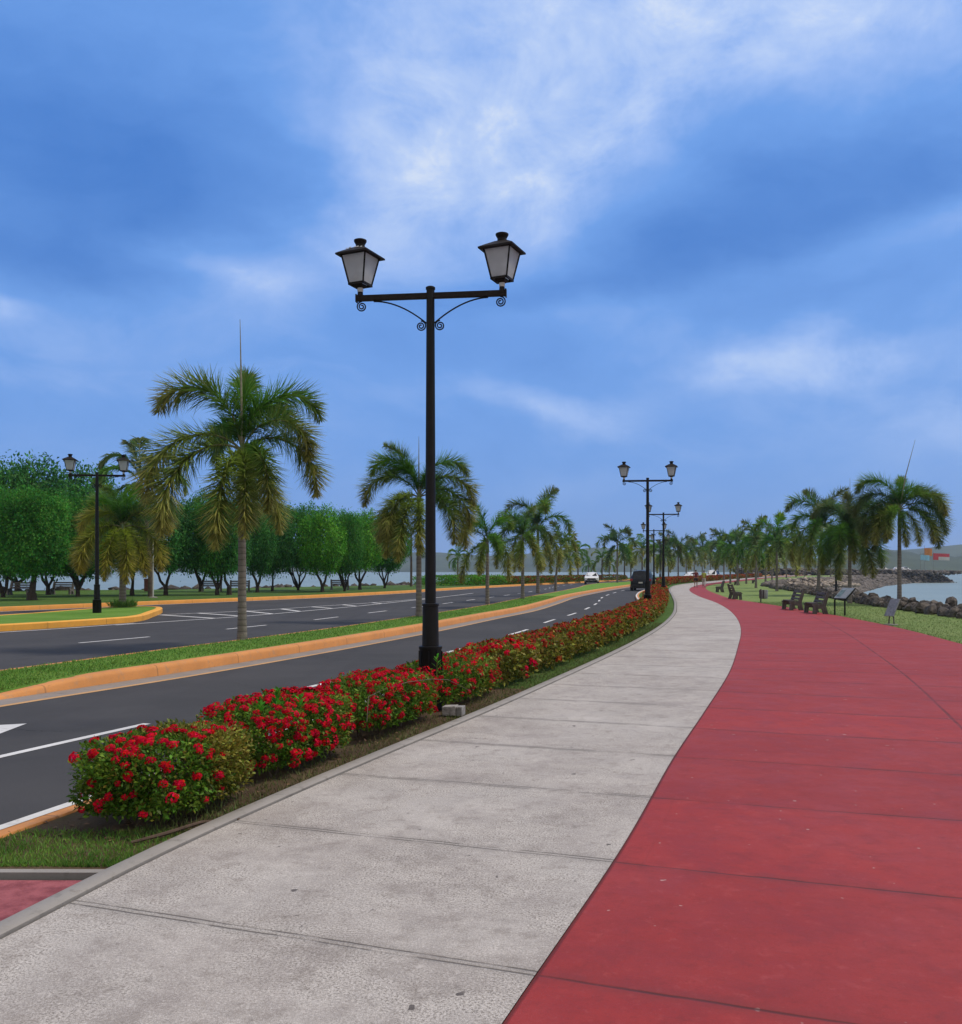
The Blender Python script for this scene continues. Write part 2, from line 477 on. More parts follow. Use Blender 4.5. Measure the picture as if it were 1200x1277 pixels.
def sea_mat():
    m_, t, p, o = newmat('sea_water')
    g = t.node('ShaderNodeTexCoord').outputs['Object']
    c = t.mix(t.mapr(t.noise(g, .02, 5, .6), .35, .65), (.185, .255, .265), (.22, .29, .295))
    t.put(p.inputs['Base Color'], c)
    p.inputs['Roughness'].default_value = .42; p.inputs['Specular IOR Level'].default_value = .3
    mp = t.node('ShaderNodeMapping'); t.put(mp.inputs[0], g); mp.inputs['Scale'].default_value = (.5, 1.4, 1)
    b = t.node('ShaderNodeBump'); b.inputs['Strength'].default_value = .5; b.inputs['Distance'].default_value = .25
    t.put(b.inputs['Height'], t.noise(mp.outputs[0], .9, 6, .65)); t.l.new(b.outputs[0], p.inputs['Normal'])
    return m_

MT = {}
MT['concrete'] = paving_mat('walk_concrete', 'concrete')
MT['red'] = paving_mat('red_paving', 'red')
MT['asphalt'] = asphalt_mat()
MT['grass'] = grass_mat('verge_grass', (.115, .245, .032), (.155, .29, .05), (.21, .27, .08))
MT['lawn'] = grass_mat('lawn_grass', (.165, .245, .075), (.21, .275, .095), (.26, .26, .13))
MT['dgrass'] = grass_mat('dark_verge_grass', (.062, .125, .026), (.088, .16, .036), (.15, .14, .065))  # deeper, duller green mix than the median grass
MT['soil'] = grass_mat('planting_soil', (.105, .068, .045), (.15, .11, .07), (.13, .145, .05))
MT['kerb_orange'] = kerb_mat('orange_kerb_paint', (.62, .27, .088), (.40, .24, .14), .75, 2.4)
MT['kerb_yellow'] = kerb_mat('yellow_kerb_paint', (.80, .39, .065), (.50, .33, .12), .55, 2.4)
MT['kerb_verge'] = kerb_mat('verge_kerb_paint', (.68, .30, .065), (.45, .28, .14), .5, 2.4)
MT['kerb_plain'] = kerb_mat('kerb_concrete', (.30, .28, .265), (.16, .15, .14), .75)
MT['gutter'] = kerb_mat('gutter_concrete', (.27, .235, .215), (.16, .14, .13), .6)
MT['paint_white'] = kerb_mat('road_paint_white', (.66, .66, .67), (.35, .35, .36), .5)
MT['paint_yellow'] = kerb_mat('road_paint_yellow', (.56, .33, .15), (.34, .25, .17), .6)
MT['ground'] = mat('causeway_fill', (.22, .19, .16), .9, .25, .8, .5, 12)
MT['sea'] = sea_mat()
MT['rock'] = mat('dark_rock', (.052, .043, .038), .85, .45, 3.5, 1.0, 14, island=.35, col2=(.11, .095, .085))
MT['rock_l'] = mat('grey_rock', (.12, .105, .098), .85, .35, 2.5, .8, 9, island=.5)
MT['black'] = mat('black_iron', (.006, .006, .007), .48, .3, 9, .15, 60, spec=.22)
MT['black_rust'] = mat('weathered_iron', (.011, .007, .006), .55, .4, 14, .2, 60, spec=.2)
def bark_mat(name, c1, c2, rings):
    m_, t, p, o = newmat(name)
    g = t.node('ShaderNodeTexCoord').outputs['Object']; x, y, z = t.sep(g)
    zz = t.m('ADD', z, t.m('MULTIPLY', t.noise(g, 4, 3, .6), .05))
    s = t.m('ABSOLUTE', t.m('SUBTRACT', t.m('FRACT', t.m('MULTIPLY', zz, rings)), .5))
    c = t.mix(t.mapr(t.noise(g, 3.5, 6, .7), .3, .7), c1, c2)
    c = t.mix(t.mapr(s, .16, .02, 0, .6), c, tuple(k * .45 for k in c1))
    c = t.mix(t.mapr(t.noise(g, 1.3, 5, .7), .55, .7, 0, .5), c, (.30, .29, .27))
    t.put(p.inputs['Base Color'], c); p.inputs['Roughness'].default_value = .9; p.inputs['Specular IOR Level'].default_value = .1
    b = t.node('ShaderNodeBump'); b.inputs['Strength'].default_value = .6; b.inputs['Distance'].default_value = .02
    t.put(b.inputs['Height'], t.m('ADD', s, t.noise(g, 30, 5, .6))); t.l.new(b.outputs[0], p.inputs['Normal'])
    return m_
MT['bark'] = bark_mat('palm_bark', (.17, .15, .135), (.235, .21, .19), 7.0)
MT['shaft'] = mat('palm_crownshaft', (.12, .17, .075), .6, .25, 4)
MT['trunk'] = mat('tree_bark', (.055, .042, .034), .9, .35, 6, .6, 25)
MT['fr_green'] = frond_mat('frond_green', (.095, .24, .032), (.22, .27, .06), .55, 1.1)
MT['fr_lime'] = frond_mat('frond_lime', (.085, .25, .02), (.17, .26, .03), .5, 1.0)
MT['fr_mixed'] = frond_mat('frond_olive', (.11, .23, .036), (.30, .28, .075), .3, 1.05)
MT['fr_bronze'] = frond_mat('frond_bronze', (.19, .28, .045), (.42, .38, .11), .28, 1.15)
MT['fr_dark'] = frond_mat('frond_dark', (.070, .155, .042), (.15, .18, .06), .4, 1.0)
MT['fr_yellow'] = frond_mat('frond_yellow', (.21, .29, .03), (.42, .35, .06), .15, 1.1)
MT['rachis'] = mat('frond_stalk', (.17, .17, .07), .55, .2, 8)
MT['coco_bark'] = mat('coconut_bark', (.11, .085, .068), .9, .3, 5, .5, 30)
MT['spear'] = mat('spear_leaf', (.24, .23, .16), .6, .25, 6)
# ------------------------------------------------------------------ ground plan (metres: x right, y away from the camera)
def curve(pts):
    """smooth x(y) through (y, x) stations"""
    ys = np.array([p[0] for p in pts], float); xs = np.array([p[1] for p in pts], float)
    s = np.diff(xs) / np.diff(ys)
    m = np.concatenate([[s[0]], (s[:-1] * np.diff(ys)[1:] + s[1:] * np.diff(ys)[:-1]) / (np.diff(ys)[1:] + np.diff(ys)[:-1]), [s[-1]]])
    def f(y):
        y = np.asarray(y, float)
        i = np.clip(np.searchsorted(ys, y) - 1, 0, len(ys) - 2)
        h = ys[i + 1] - ys[i]; t = (y - ys[i]) / h
        inside = (xs[i] * (1 + 2 * t) * (1 - t) ** 2 + m[i] * h * t * (1 - t) ** 2 + xs[i + 1] * t * t * (3 - 2 * t) + m[i + 1] * h * t * t * (t - 1))
        return np.where(y < ys[0], xs[0] + m[0] * (y - ys[0]), np.where(y > ys[-1], xs[-1] + m[-1] * (y - ys[-1]), inside))
    return f
FARL = lambda o: [(150, 41 + o), (206, 63 + o), (290, 100 + o), (400, 152 + o)]
SEAM = curve([(-10, -4.2), (0, -1.15), (3.45, .075), (5.5, .81), (8.35, 1.74), (10.9, 2.62), (15.2, 4.08), (20.8, 5.80), (24.7, 6.96), (37.6, 10.2), (47.7, 12.2), (59, 14.0), (81, 18.3), (98, 22.7)] + FARL(0))
GREY = curve([(-10, -5.9), (0, -3.35), (4.42, -2.31), (5.27, -2.10), (7.13, -1.50), (8.73, -.92), (11.2, 0), (14.2, 1.05), (20, 3.0), (27.5, 5.27), (34.9, 7.2), (44.4, 9.3), (63, 13.0), (81.5, 16.6), (98, 20.4)] + FARL(-2.5))
KERB = curve([(-10, -8.2), (0, -5.1), (6.15, -3.2), (6.82, -3.0), (14, -.95), (20, .85), (30, 3.9), (40.9, 6.9), (48.3, 8.3), (64.5, 10.9), (78, 13.7), (86, 15.8), (98, 18.4), (106, 20.2)] + FARL(-4.2))
MEDF = curve([(8, -8.5), (13.3, -6.75), (14.6, -6.2), (16.1, -5.6), (17.9, -4.95), (21.5, -3.75), (28, -1.8), (35.5, .2), (40.9, 1.7), (50.6, 3.7), (60.8, 5.6), (76, 9.2), (101, 15.9), (126, 23.5)] + FARL(-10))
MEDB = curve([(8, -10.3), (13, -8.8), (15.3, -8.0), (19.2, -6.75), (25.6, -4.6), (36.5, -1.65), (43.1, 0), (55.8, 2.5), (73, 6.2), (90, 9.5), (105, 12.1), (118.6, 15.5), (126, 18.4)] + FARL(-14))
FARK = curve([(0, -41), (20, -31.5), (41.2, -21.5), (49.9, -17.0), (61.2, -11.0), (71.6, -6.9), (86, -2.6), (92.6, -.5), (115, 7.5), (131, 13.7)] + FARL(-20.5))
REDR = curve([(-10, 4.2), (3, 7.3), (10, 8.8), (21.25, 11.1), (26.4, 12.2), (33.1, 13.2), (39.9, 13.9), (47.7, 14.5), (55, 15.0), (65, 16.7), (78, 19.2), (98, 24.0)] + FARL(2.2))
YS_N = lambda a, b, n: np.linspace(a, b, n)
def stations(a, b, step=.35, grow=.035):
    out = [a]
    while out[-1] < b:
        out.append(out[-1] + max(step, abs(out[-1]) * grow))
    out[-1] = b
    return np.array(out)

def PX(px, py, z=0.0):
    """ground point (at height z) that a pixel of the 1200-wide photograph looks at"""
    d = FPX * (CAM_H - z) / (py - 711.0)
    return Vector(((px - 600.0) * d / FPX, d, z))

Z_ROAD, Z_TOP, Z_WALK, Z_LAWN, Z_SEA = -.15, .05, 0.0, -.03, -2.6

def strip(name, fa, fb, ys, z, m, n=2, jit=0.0, kind='structure'):
    """sheet between two curves; z may be a function of (y)"""
    xa, xb = fa(ys), fb(ys)
    V = []; F = []
    for i, y in enumerate(ys):
        zz = z(y) if callable(z) else z
        for k in range(n):
            t = k / (n - 1)
            j = (mnoise.noise(Vector((xa[i] * .7 + t * 3, y * .7, 0))) * jit) if 0 < k < n - 1 else 0
            V.append((xa[i] * (1 - t) + xb[i] * t, y, zz + j))
    for i in range(len(ys) - 1):
        for k in range(n - 1):
            a = i * n + k
            F.append((a, a + 1, a + n + 1, a + n))
    o = obj(name, mkmesh(name, V, F, m, smooth=True))
    return tag(o, kind=kind)

def sweep(name, pts, prof, m, zs=None, parent=None, flip=1, kind='structure'):
    """run a profile [(offset to the right, z)] along a polyline"""
    pts = np.asarray(pts, float); n = len(pts); k = len(prof)
    d = np.gradient(pts, axis=0); d /= np.linalg.norm(d, axis=1)[:, None]
    nr = np.stack([d[:, 1], -d[:, 0]], 1) * flip
    V = []; F = []; U = []
    arc = np.concatenate([[0], np.cumsum(np.linalg.norm(np.diff(pts, axis=0), axis=1))])
    for i in range(n):
        s = zs[i] if zs is not None else 1.0
        for off, z in prof:
            U.append((off, arc[i]))
            V.append((pts[i, 0] + nr[i, 0] * off, pts[i, 1] + nr[i, 1] * off, Z_ROAD + (z - Z_ROAD) * s))
    for i in range(n - 1):
        for j in range(k - 1):
            a = i * k + j
            F.append((a, a + 1, a + k + 1, a + k))
    if k > 2: F.append(tuple(range(k))); F.append(tuple((n - 1) * k + j for j in range(k))[::-1])
    me = mkmesh(name, V, F, m, uv=U)
    bm = bmesh.new(); bm.from_mesh(me); bmesh.ops.recalc_face_normals(bm, faces=bm.faces); bm.to_mesh(me); bm.free()
    me.polygons.foreach_set('use_smooth', np.ones(len(me.polygons), bool)); me.set_sharp_from_angle(angle=R(50))
    return tag(obj(name, me, parent), kind=kind)

def poly(name, pts, z, m, kind='structure'):
    bm = bmesh.new()
    vs = [bm.verts.new((x, y, z)) for x, y in pts]
    f = bm.faces.new(vs); bm.normal_update()
    if f.normal.z < 0: f.normal_flip()
    bmesh.ops.triangulate(bm, faces=bm.faces[:], ngon_method='EAR_CLIP')
    me = bpy.data.meshes.new(name); bm.to_mesh(me); bm.free(); me.materials.append(m)
    return tag(obj(name, me), kind=kind)

def line_pts(f, ys): return np.stack([f(ys), ys], 1)

# shores ------------------------------------------------------------
SHORE_R = [(12, -30), (14.6, -5), (15.6, 10), (16.6, 25), (17.3, 32), (18.0, 38), (20.0, 48), (24.0, 67), (27.0, 81), (31, 98), (38, 118), (54, 150), (74, 190), (104, 250), (140, 310)]
TIP = [(161, 322), (162, 331), (150, 332), (134, 330), (150, 360), (190, 440)]
SHORE_L = [(-160, -30), (-120, 20), (-84, 56), (-60, 68), (-44, 73.5), (-38, 75.5), (-27, 79), (-17.5, 92), (-8.5, 103), (3, 125), (13, 150), (33, 206), (68, 290), (120, 400), (140, 440)]
sea = tag(poly('sea', [(-3900, -290), (3900, -290), (3900, 3900), (-3900, 3900)], Z_SEA, MT['sea']), kind='structure')
tag(poly('ground', SHORE_L[::-1] + SHORE_R + TIP if False else SHORE_R + TIP + SHORE_L[::-1], -.34, MT['ground']), kind='structure')
def slope(name, pts, out, drop, m, flip):
    pts = np.asarray(pts, float); d = np.gradient(pts, axis=0); d /= np.linalg.norm(d, axis=1)[:, None]
    nr = np.stack([d[:, 1], -d[:, 0]], 1) * flip
    n = len(pts); V = [(p[0], p[1], -.34) for p in pts] + [(p[0] + q[0] * out, p[1] + q[1] * out, -.34 - drop) for p, q in zip(pts, nr)]
    F = [(i, i + 1, n + i + 1, n + i) for i in range(n - 1)]
    return tag(obj(name, mkmesh(name, V, F, m)), kind='structure')
slope('shore_bank', SHORE_R + TIP, 4.5, 2.7, MT['rock'], 1)
slope('shore_bank', SHORE_L, 4.0, 2.7, MT['rock'], -1)

YA = stations(-12, 400)
# carriageways ------------------------------------------------------
strip('road', lambda y: FARK(y) - .1, lambda y: KERB(y) + .05, YA, Z_ROAD, MT['asphalt'], n=5)
# walkway slabs with arc-length UVs --------------------------------
def walk(name, fa, fb, m, z, yb=400.0):
    ys = stations(1.0 if False else -6.0, yb, .22, .028)
    P = line_pts(SEAM, ys)
    T = np.gradient(P, axis=0); T /= np.linalg.norm(T, axis=1)[:, None]
    s = np.concatenate([[0], np.cumsum(np.linalg.norm(np.diff(P, axis=0), axis=1))])
    s0 = np.interp(3.885, ys, s)
    def hit(f, i):                                   # along the station's normal to curve f
        lo, q = 0.0, P[i]
        nx, ny = T[i, 1], -T[i, 0]
        t = (f(q[1]) - q[0]) / nx
        for _ in range(12):
            t = (f(q[1] + ny * t) - q[0]) / nx
        return q[0] + nx * t, q[1] + ny * t
    V = []; U = []; U2 = []; F = []; n = 4
    for i in range(len(ys)):
        a = np.array(hit(fa, i)); b = np.array(hit(fb, i)); w = np.linalg.norm(b - a)
        for k in range(n):
            t = k / (n - 1); p = a * (1 - t) + b * t
            V.append((p[0], p[1], z)); U.append((w * t, s[i] - s0)); U2.append((w * (1 - t), 0))
    for i in range(len(ys) - 1):
        for k in range(n - 1):
            a = i * n + k; F.append((a, a + 1, a + n + 1, a + n))
    return tag(obj(name, mkmesh(name, V, F, m, uv=U, uv2=U2)), kind='structure')
walk('footpath', lambda y: GREY(y) + .142, SEAM, MT['concrete'], Z_WALK)
walk('promenade', SEAM, REDR, MT['red'], Z_WALK - .006)
# thin concrete edging of the walk, orange kerbs, gutter -----------
ys = stations(-8, 400, .4, .04)
g = line_pts(GREY, ys)
sweep('walk_edging', g, [(0, -.30), (0, .012), (.012, .02), (.108, .02), (.12, .012), (.12, -.05), (.0, -.30)], MT['kerb_plain'])
yk = stations(4.2, 400, .4, .04)
# right-hand road kerb: painted orange on top, white line at its foot
sweep('road_kerb', line_pts(KERB, yk), [(-.07, -.2), (-.07, -.035), (-.055, -.022), (.14, -.02), (.15, -.035), (.15, -.2)], MT['kerb_orange'])
ym = stations(11.6, 400, .3, .035)
zs = np.interp(ym, [11.6, 12.6, 13.4, 14.6, 15.4], [.02, .06, .42, .92, 1.0])
sweep('median_kerb', line_pts(MEDF, ym), [(.0, -.2), (-.02, -.02), (-.045, .03), (-.09, .046), (-.23, .05), (-.25, .04), (-.25, -.2)], MT['kerb_orange'], zs)
yb_ = stations(8.5, 400, .4, .04)
sweep('median_kerb', line_pts(MEDB, yb_), [(0, -.2), (.0, .03), (.02, .045), (.12, .045), (.13, .03), (.13, -.2)], MT['kerb_orange'],
      np.interp(yb_, [8.5, 11, 13], [.05, .5, 1]))
sweep('gutter', line_pts(MEDF, ym), [(0.0, -.142), (.44, -.144), (.44, -.2), (0, -.2)], MT['gutter'])
sweep('edge_line', line_pts(MEDF, ym), [(.44, -.146), (.56, -.146)], MT['paint_yellow'])
yf = stations(4, 400, .6, .04)
sweep('verge_kerb', line_pts(FARK, yf), [(0, -.2), (-.0, .02), (-.03, .05), (-.22, .055), (-.25, .03), (-.25, -.2)], MT['kerb_verge'])
sweep('edge_line', line_pts(FARK, yf), [(.08, -.146), (.22, -.146)], MT['paint_white'])
sweep('edge_line', line_pts(KERB, stations(3, 130, .4, .04)), [(-.056, -.0175), (.035, -.0175)], MT['paint_white'])
# grassed strips ----------------------------------------------------
def zmed(y): return Z_ROAD + .19 * np.interp(y, [11.6, 12.6, 13.4, 14.6, 15.4], [.02, .06, .42, .92, 1.0]) 
strip('median_lawn', lambda y: MEDB(y) + .12, lambda y: MEDF(y) - .22, stations(9.0, 400, .3, .03), lambda y: float(zmed(y)) , MT['grass'], n=7, jit=.02)
lv = [(float(FARK(y)) - .24, float(y)) for y in stations(4, 400, 2, .05)]
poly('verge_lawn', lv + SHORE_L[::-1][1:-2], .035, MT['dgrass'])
rv = [(float(REDR(y)), float(y)) for y in stations(-10, 300, 1, .05)]
poly('lawn', rv + [(125, 290)] + SHORE_R[::-1][1:-1], Z_LAWN, MT['lawn'])
# planted strip between road kerb and walk
strip('planting_strip', lambda y: KERB(y) + .14, lambda y: GREY(y) + .01, stations(5.32, 13.5, .3, .035), -.035, MT['soil'], n=6, jit=.035)
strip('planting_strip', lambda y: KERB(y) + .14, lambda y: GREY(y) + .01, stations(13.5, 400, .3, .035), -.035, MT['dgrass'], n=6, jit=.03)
# red stepped-down crossing in front of the planting
sweep('walk_edging', [(-7.5, 5.33), (-2.05, 5.29)], [(-.03, -.3), (-.03, -.026), (.03, -.026), (.03, -.3)], MT['kerb_plain'])
cr = [(-7.5, 5.24), (float(GREY(5.2)) + .02, 5.2)] + [(float(GREY(y)) + .02, y) for y in (4.9, 4.6, 4.42)] + [(-7.5, 4.35)]
MT['red_old'] = mat('worn_red_paving', (.27, .060, .075), .75, .3, 9, .5, 60, col2=(.35, .10, .115))
poly('crossing', cr, -.05, MT['red_old'])
poly('crossing_apron', [(-7.5, 4.35), (float(GREY(4.42)) + .02, 4.42)] + [(float(GREY(y)) + .02, y) for y in (3, 1, -4)] + [(-9, -4)], -.046, MT['kerb_plain'])

# median island of the far carriageway -----------------------------
isl = [(-24.5, 16.5), (-19.0, 21.6), (-14.7, 27.4), (-12.6, 31.8), (-12.35, 33.2), (-12.5, 34.5), (-12.9, 36.2), (-13.6, 39.2), (-14.4, 41.4), (-15.6, 42.2), (-16.6, 41.2), (-17.0, 38.5), (-17.6, 34.5), (-19.5, 29), (-24.5, 21.5)]
def dens(p, n=4):
    out = []
    for i in range(len(p) - 1):
        p0, p1, p2, p3 = (np.array(p[max(0, min(len(p) - 1, j))], float) for j in (i - 1, i, i + 1, i + 2))
        for k in range(n):
            t = k / n
            out.append(tuple(.5 * ((2 * p1) + (-p0 + p2) * t + (2 * p0 - 5 * p1 + 4 * p2 - p3) * t * t + (-p0 + 3 * p1 - 3 * p2 + p3) * t ** 3)))
    return out + [p[-1]]
ip = dens(isl)
sweep('island_kerb', ip, [(0, -.2), (0, .03), (-.03, .055), (-.26, .06), (-.28, .03), (-.28, -.2)], MT['kerb_yellow'])
cx_, cy_ = np.mean([p[0] for p in ip]), np.mean([p[1] for p in ip])
poly('island_lawn', [(x + (cx_ - x) * .02, y + (cy_ - y) * .02) for x, y in ip], .045, MT['grass'])

# painted markings ---------------------------------------------------
def ribbon(mb, pts, w, z=Z_ROAD + .004):
    pts = np.asarray(pts, float); d = np.gradient(pts, axis=0); d /= np.linalg.norm(d, axis=1)[:, None]
    nr = np.stack([d[:, 1], -d[:, 0]], 1) * w / 2; n = len(pts)
    mb.add([(p[0] - q[0], p[1] - q[1], z) for p, q in zip(pts, nr)] + [(p[0] + q[0], p[1] + q[1], z) for p, q in zip(pts, nr)],
           [(i, n + i, n + i + 1, i + 1) for i in range(n - 1)])
mk = MB()
LANE_N = curve([(5, -6.15), (9.17, -4.75), (11.1, -4.02), (14.57, -2.72), (16.75, -1.95), (20.26, -.9), (22.75, -.15), (26.3, .8), (28.7, 1.45), (32.5, 2.26), (39.8, 4.1), (48.9, 6.0), (64, 8.5), (80, 12), (101, 17.6), (126, 26)] + FARL(-7))
LANE_F = curve([(10, -16), (23.4, -10.2), (25.3, -9.3), (28.9, -7.95), (34.3, -6.2), (39.8, -4.85), (45.2, -3.4), (56, -.9), (73, 3.0), (90, 6.3), (105, 8.6), (119, 12)] + FARL(-17))
d0 = 8.9
for s in [(8.9, 11.1), (14.57, 16.75), (20.2, 22.7), (26.2, 28.7), (32.3, 34.6), (37.5, 39.8), (43.4, 45.7), (48.9, 51.2), (54.6, 57), (60.5, 63), (67, 70), (74, 77), (82, 85), (91, 94)]:
    ribbon(mk, line_pts(LANE_N, np.linspace(s[0], s[1], 5)), .11)
for k in range(-2, 18):
    a = 23.4 + 5.45 * k
    ribbon(mk, line_pts(LANE_F, np.linspace(a, a + 2.15, 4)), .12)
LOW = curve([(27, -14.3), (32.7, -11.45), (36.7, -9.6), (43.4, -7.45), (57.5, -3.9), (80, .5), (105, 5.2)])
UPP = curve([(36.5, -13.8), (38.3, -13.1), (41.3, -10.9), (47.8, -8.0), (53.8, -5.6), (60, -3.6), (64, -2.7)])
ribbon(mk, line_pts(LOW, stations(31, 74, 1.0, .02)), .13)
ribbon(mk, line_pts(UPP, stations(37.6, 61, 1.0, .02)), .13)
for a in (38.0, 39.6, 41.6, 43.9, 46.4, 49.2, 52.2):
    b = a - (2.7 if a < 45 else 2.0 if a < 50 else 1.4)
    ribbon(mk, [(float(UPP(a)), a), (float(LOW(b)), b)], .22, Z_ROAD + .008)
ia = [(p[0] + .32, p[1] - .22) for p in ip[:14]]
ribbon(mk, ia, .13)
# turn arrow in the near carriageway
ax, ay = -5.47, 11.1
mk.add([(ax, ay, Z_ROAD + .004), (ax + .06, ay - 1.15, Z_ROAD + .004), (ax - .35, ay - .85, Z_ROAD + .004), (ax - 1.25, ay - 1.9, Z_ROAD + .004), (ax - 1.42, ay - 1.75, Z_ROAD + .004), (ax - .56, ay - .64, Z_ROAD + .004), (ax - 1.05, ay - .42, Z_ROAD + .004)],
       [(0, 5, 2), (0, 2, 1), (0, 6, 5), (5, 4, 3, 2)])
mo = mk.build('lane_markings', MT['paint_white']); tag(mo, kind='structure')

# hills across the bay ----------------------------------------------
def hills(name, pts, dist, thick, m, seed):
    """a ridge: outline heights by bearing, sloping down towards and away from us"""
    V = []; F = []; n = 90; k = 7
    for i in range(n):
        t = i / (n - 1); a = pts[0][0] + (pts[-1][0] - pts[0][0]) * t
        h = np.interp(a, [p[0] for p in pts], [p[1] for p in pts])
        h *= 1 + .10 * mnoise.noise(Vector((i * .33, seed, 0))) + .07 * mnoise.noise(Vector((i * 1.1, seed, 4)))
        for j in range(k):
            u = j / (k - 1); dd = dist + (u - .5) * thick
            hh = max(0, h * math.sin(PI * min(1, max(0, u))) * (1 + .22 * mnoise.noise(Vector((i * .6, j * 1.4, seed))))) if 0 < j < k - 1 else -4
            V.append(((a - 600) / FPX * dd, dd, Z_SEA + hh))
    for i in range(n - 1):
        for j in range(k - 1):
            a = i * k + j; F.append((a, a + k, a + k + 1, a + 1))
    return tag(obj(name, mkmesh(name, V, F, m, smooth=True)), kind='structure')
MT['hill'] = mat('wooded_hill', (.035, .060, .030), .95, .4, .012, 1.0, .05, col2=(.060, .082, .045))
hills('hills', [(-500, 30), (0, 34), (300, 36), (520, 46), (640, 44), (700, 58), (745, 66), (800, 60), (900, 40), (1000, 30), (1100, 58), (1200, 74), (1500, 96), (1900, 40)], 2400, 900, MT['hill'], 1.7)
hills('near_hills', [(980, 4), (1040, 22), (1100, 30), (1150, 27), (1200, 21), (1300, 26), (1500, 12), (1650, 2)], 1250, 420, MT['hill'], 6.1)
# ------------------------------------------------------------------ foliage
def leaf_batch(pos, dirn, nrm, L, Wd, fold=.25):
    """pointed four-vertex leaves; all arguments are arrays"""
    n = len(pos)
    dirn = dirn / (np.linalg.norm(dirn, axis=1)[:, None] + 1e-9)
    side = np.cross(dirn, nrm); side /= (np.linalg.norm(side, axis=1)[:, None] + 1e-9)
    up = np.cross(side, dirn)
    L = np.broadcast_to(L, n)[:, None]; Wd = np.broadcast_to(Wd, n)[:, None]
    v = np.empty((n, 4, 3), np.float32)
    v[:, 0] = pos
    v[:, 1] = pos + dirn * L * .5 + side * Wd * .5 + up * Wd * fold
    v[:, 2] = pos + dirn * L
    v[:, 3] = pos + dirn * L * .5 - side * Wd * .5 + up * Wd * fold
    return v.reshape(-1, 3), np.arange(n * 4, dtype=np.int32).reshape(n, 4)

def rdir(n): 
    v = rng.normal(size=(n, 3)); return v / np.linalg.norm(v, axis=1)[:, None]

# ---- palm fronds
def frond_mesh(name, length, el0, curl, power, nleaf, lmax, lw, m, plume=True, seed=0, swing=0.0, petiole=.12, droop=.16):
    rg = np.random.default_rng(seed)
    N = 26; ts = np.linspace(0, 1, N)
    ang = el0 - curl * ts ** power
    step = length / (N - 1)
    P = np.zeros((N, 3))
    for i in range(1, N):
        a = (ang[i] + ang[i - 1]) / 2; s = swing * ts[i] ** 1.5
        P[i] = P[i - 1] + step * np.array([math.cos(a) * math.cos(s), math.cos(a) * math.sin(s), math.sin(a)])
    T = np.gradient(P, axis=0); T /= np.linalg.norm(T, axis=1)[:, None]
    # leaflets
    t = np.sort(petiole + (1 - petiole) * rg.random(nleaf) ** .95)
    i0 = t * (N - 1); ii = np.clip(i0.astype(int), 0, N - 2); fr = (i0 - ii)[:, None]
    p = P[ii] * (1 - fr) + P[ii + 1] * fr; tg = T[ii] * (1 - fr) + T[ii + 1] * fr; tg /= np.linalg.norm(tg, axis=1)[:, None]
    sd = np.cross(tg, np.array([0, 0, 1.0])); bad = np.linalg.norm(sd, axis=1) < .15
    sd[bad] = [0, -1, 0]; sd[:, :] = np.where(np.abs(tg[:, 2:3]) > .9, np.array([[0, -1.0, 0]]), sd); sd /= np.linalg.norm(sd, axis=1)[:, None]
    nu = np.cross(sd, tg)
    if plume: phi = rg.random(nleaf) * 2 * PI
    else: phi = np.where(rg.random(nleaf) < .5, 0, PI) + rg.normal(size=nleaf) * .28 + np.where(True, .2, 0)
    rad = sd * np.cos(phi)[:, None] + nu * np.sin(phi)[:, None]
    u = (t - petiole) / (1 - petiole)
    prof = np.clip(.38 + 1.5 * u, 0, 1) * np.clip(.30 + 2.6 * (1 - u), 0, 1)
    L = lmax * prof * (.8 + .35 * rg.random(nleaf))
    lean = (rg.normal(size=nleaf) * .16 + (.40 if plume else .75))[:, None] + .25 * u[:, None]
    d1 = tg * np.sin(lean) + rad * np.cos(lean); d1 /= np.linalg.norm(d1, axis=1)[:, None]
    d2 = d1 + np.array([0, 0, -1.0]) * (droop * (.6 + .8 * rg.random(nleaf)))[:, None]; d2 /= np.linalg.norm(d2, axis=1)[:, None]
    m1 = p + d1 * (L * .5)[:, None]; tip = m1 + d2 * (L * .5)[:, None]
    ws = np.cross(d1, tg + .3 * rdir(nleaf)); ws /= (np.linalg.norm(ws, axis=1)[:, None] + 1e-9)
    w = lw * (.7 + .5 * rg.random(nleaf))[:, None]
    v = np.stack([p - ws * w * .3, p + ws * w * .3, m1 + ws * w * .5, m1 - ws * w * .5, tip + ws * w * .06, tip - ws * w * .06], 1).reshape(-1, 3)
    b = np.arange(nleaf, dtype=np.int32)[:, None] * 6
    F = np.concatenate([b + np.array([[0, 1, 2, 3]]), b + np.array([[3, 2, 4, 5]])])
    at = np.repeat(u, 6) + np.tile([0, 0, .05, .05, .14, .14], nleaf)
    # stalk: four-sided taper
    ra = np.linspace(.030, .006, N) * (length / 3.2); nv = len(v); K = 5
    sv = []
    for i in range(N):
        s_ = np.cross(T[i], [0, 1, 0]); s_ /= (np.linalg.norm(s_) + 1e-9); q = np.cross(T[i], s_)
        for k in range(K): sv.append(P[i] + ra[i] * (s_ * math.cos(2 * PI * k / K) + q * math.sin(2 * PI * k / K)))
    sf = [[nv + i * K + k, nv + i * K + (k + 1) % K, nv + (i + 1) * K + (k + 1) % K, nv + (i + 1) * K + k] for i in range(N - 1) for k in range(K)]
    V = np.concatenate([v, np.array(sv)]); FF = np.concatenate([F, np.array(sf, np.int32)])
    mi = np.concatenate([np.zeros(len(F), int), np.ones(len(sf), int)])
    return mkmesh(name, V, FF, [m, MT['rachis']], mi=mi, attr=np.concatenate([at, np.zeros(len(sv))]))

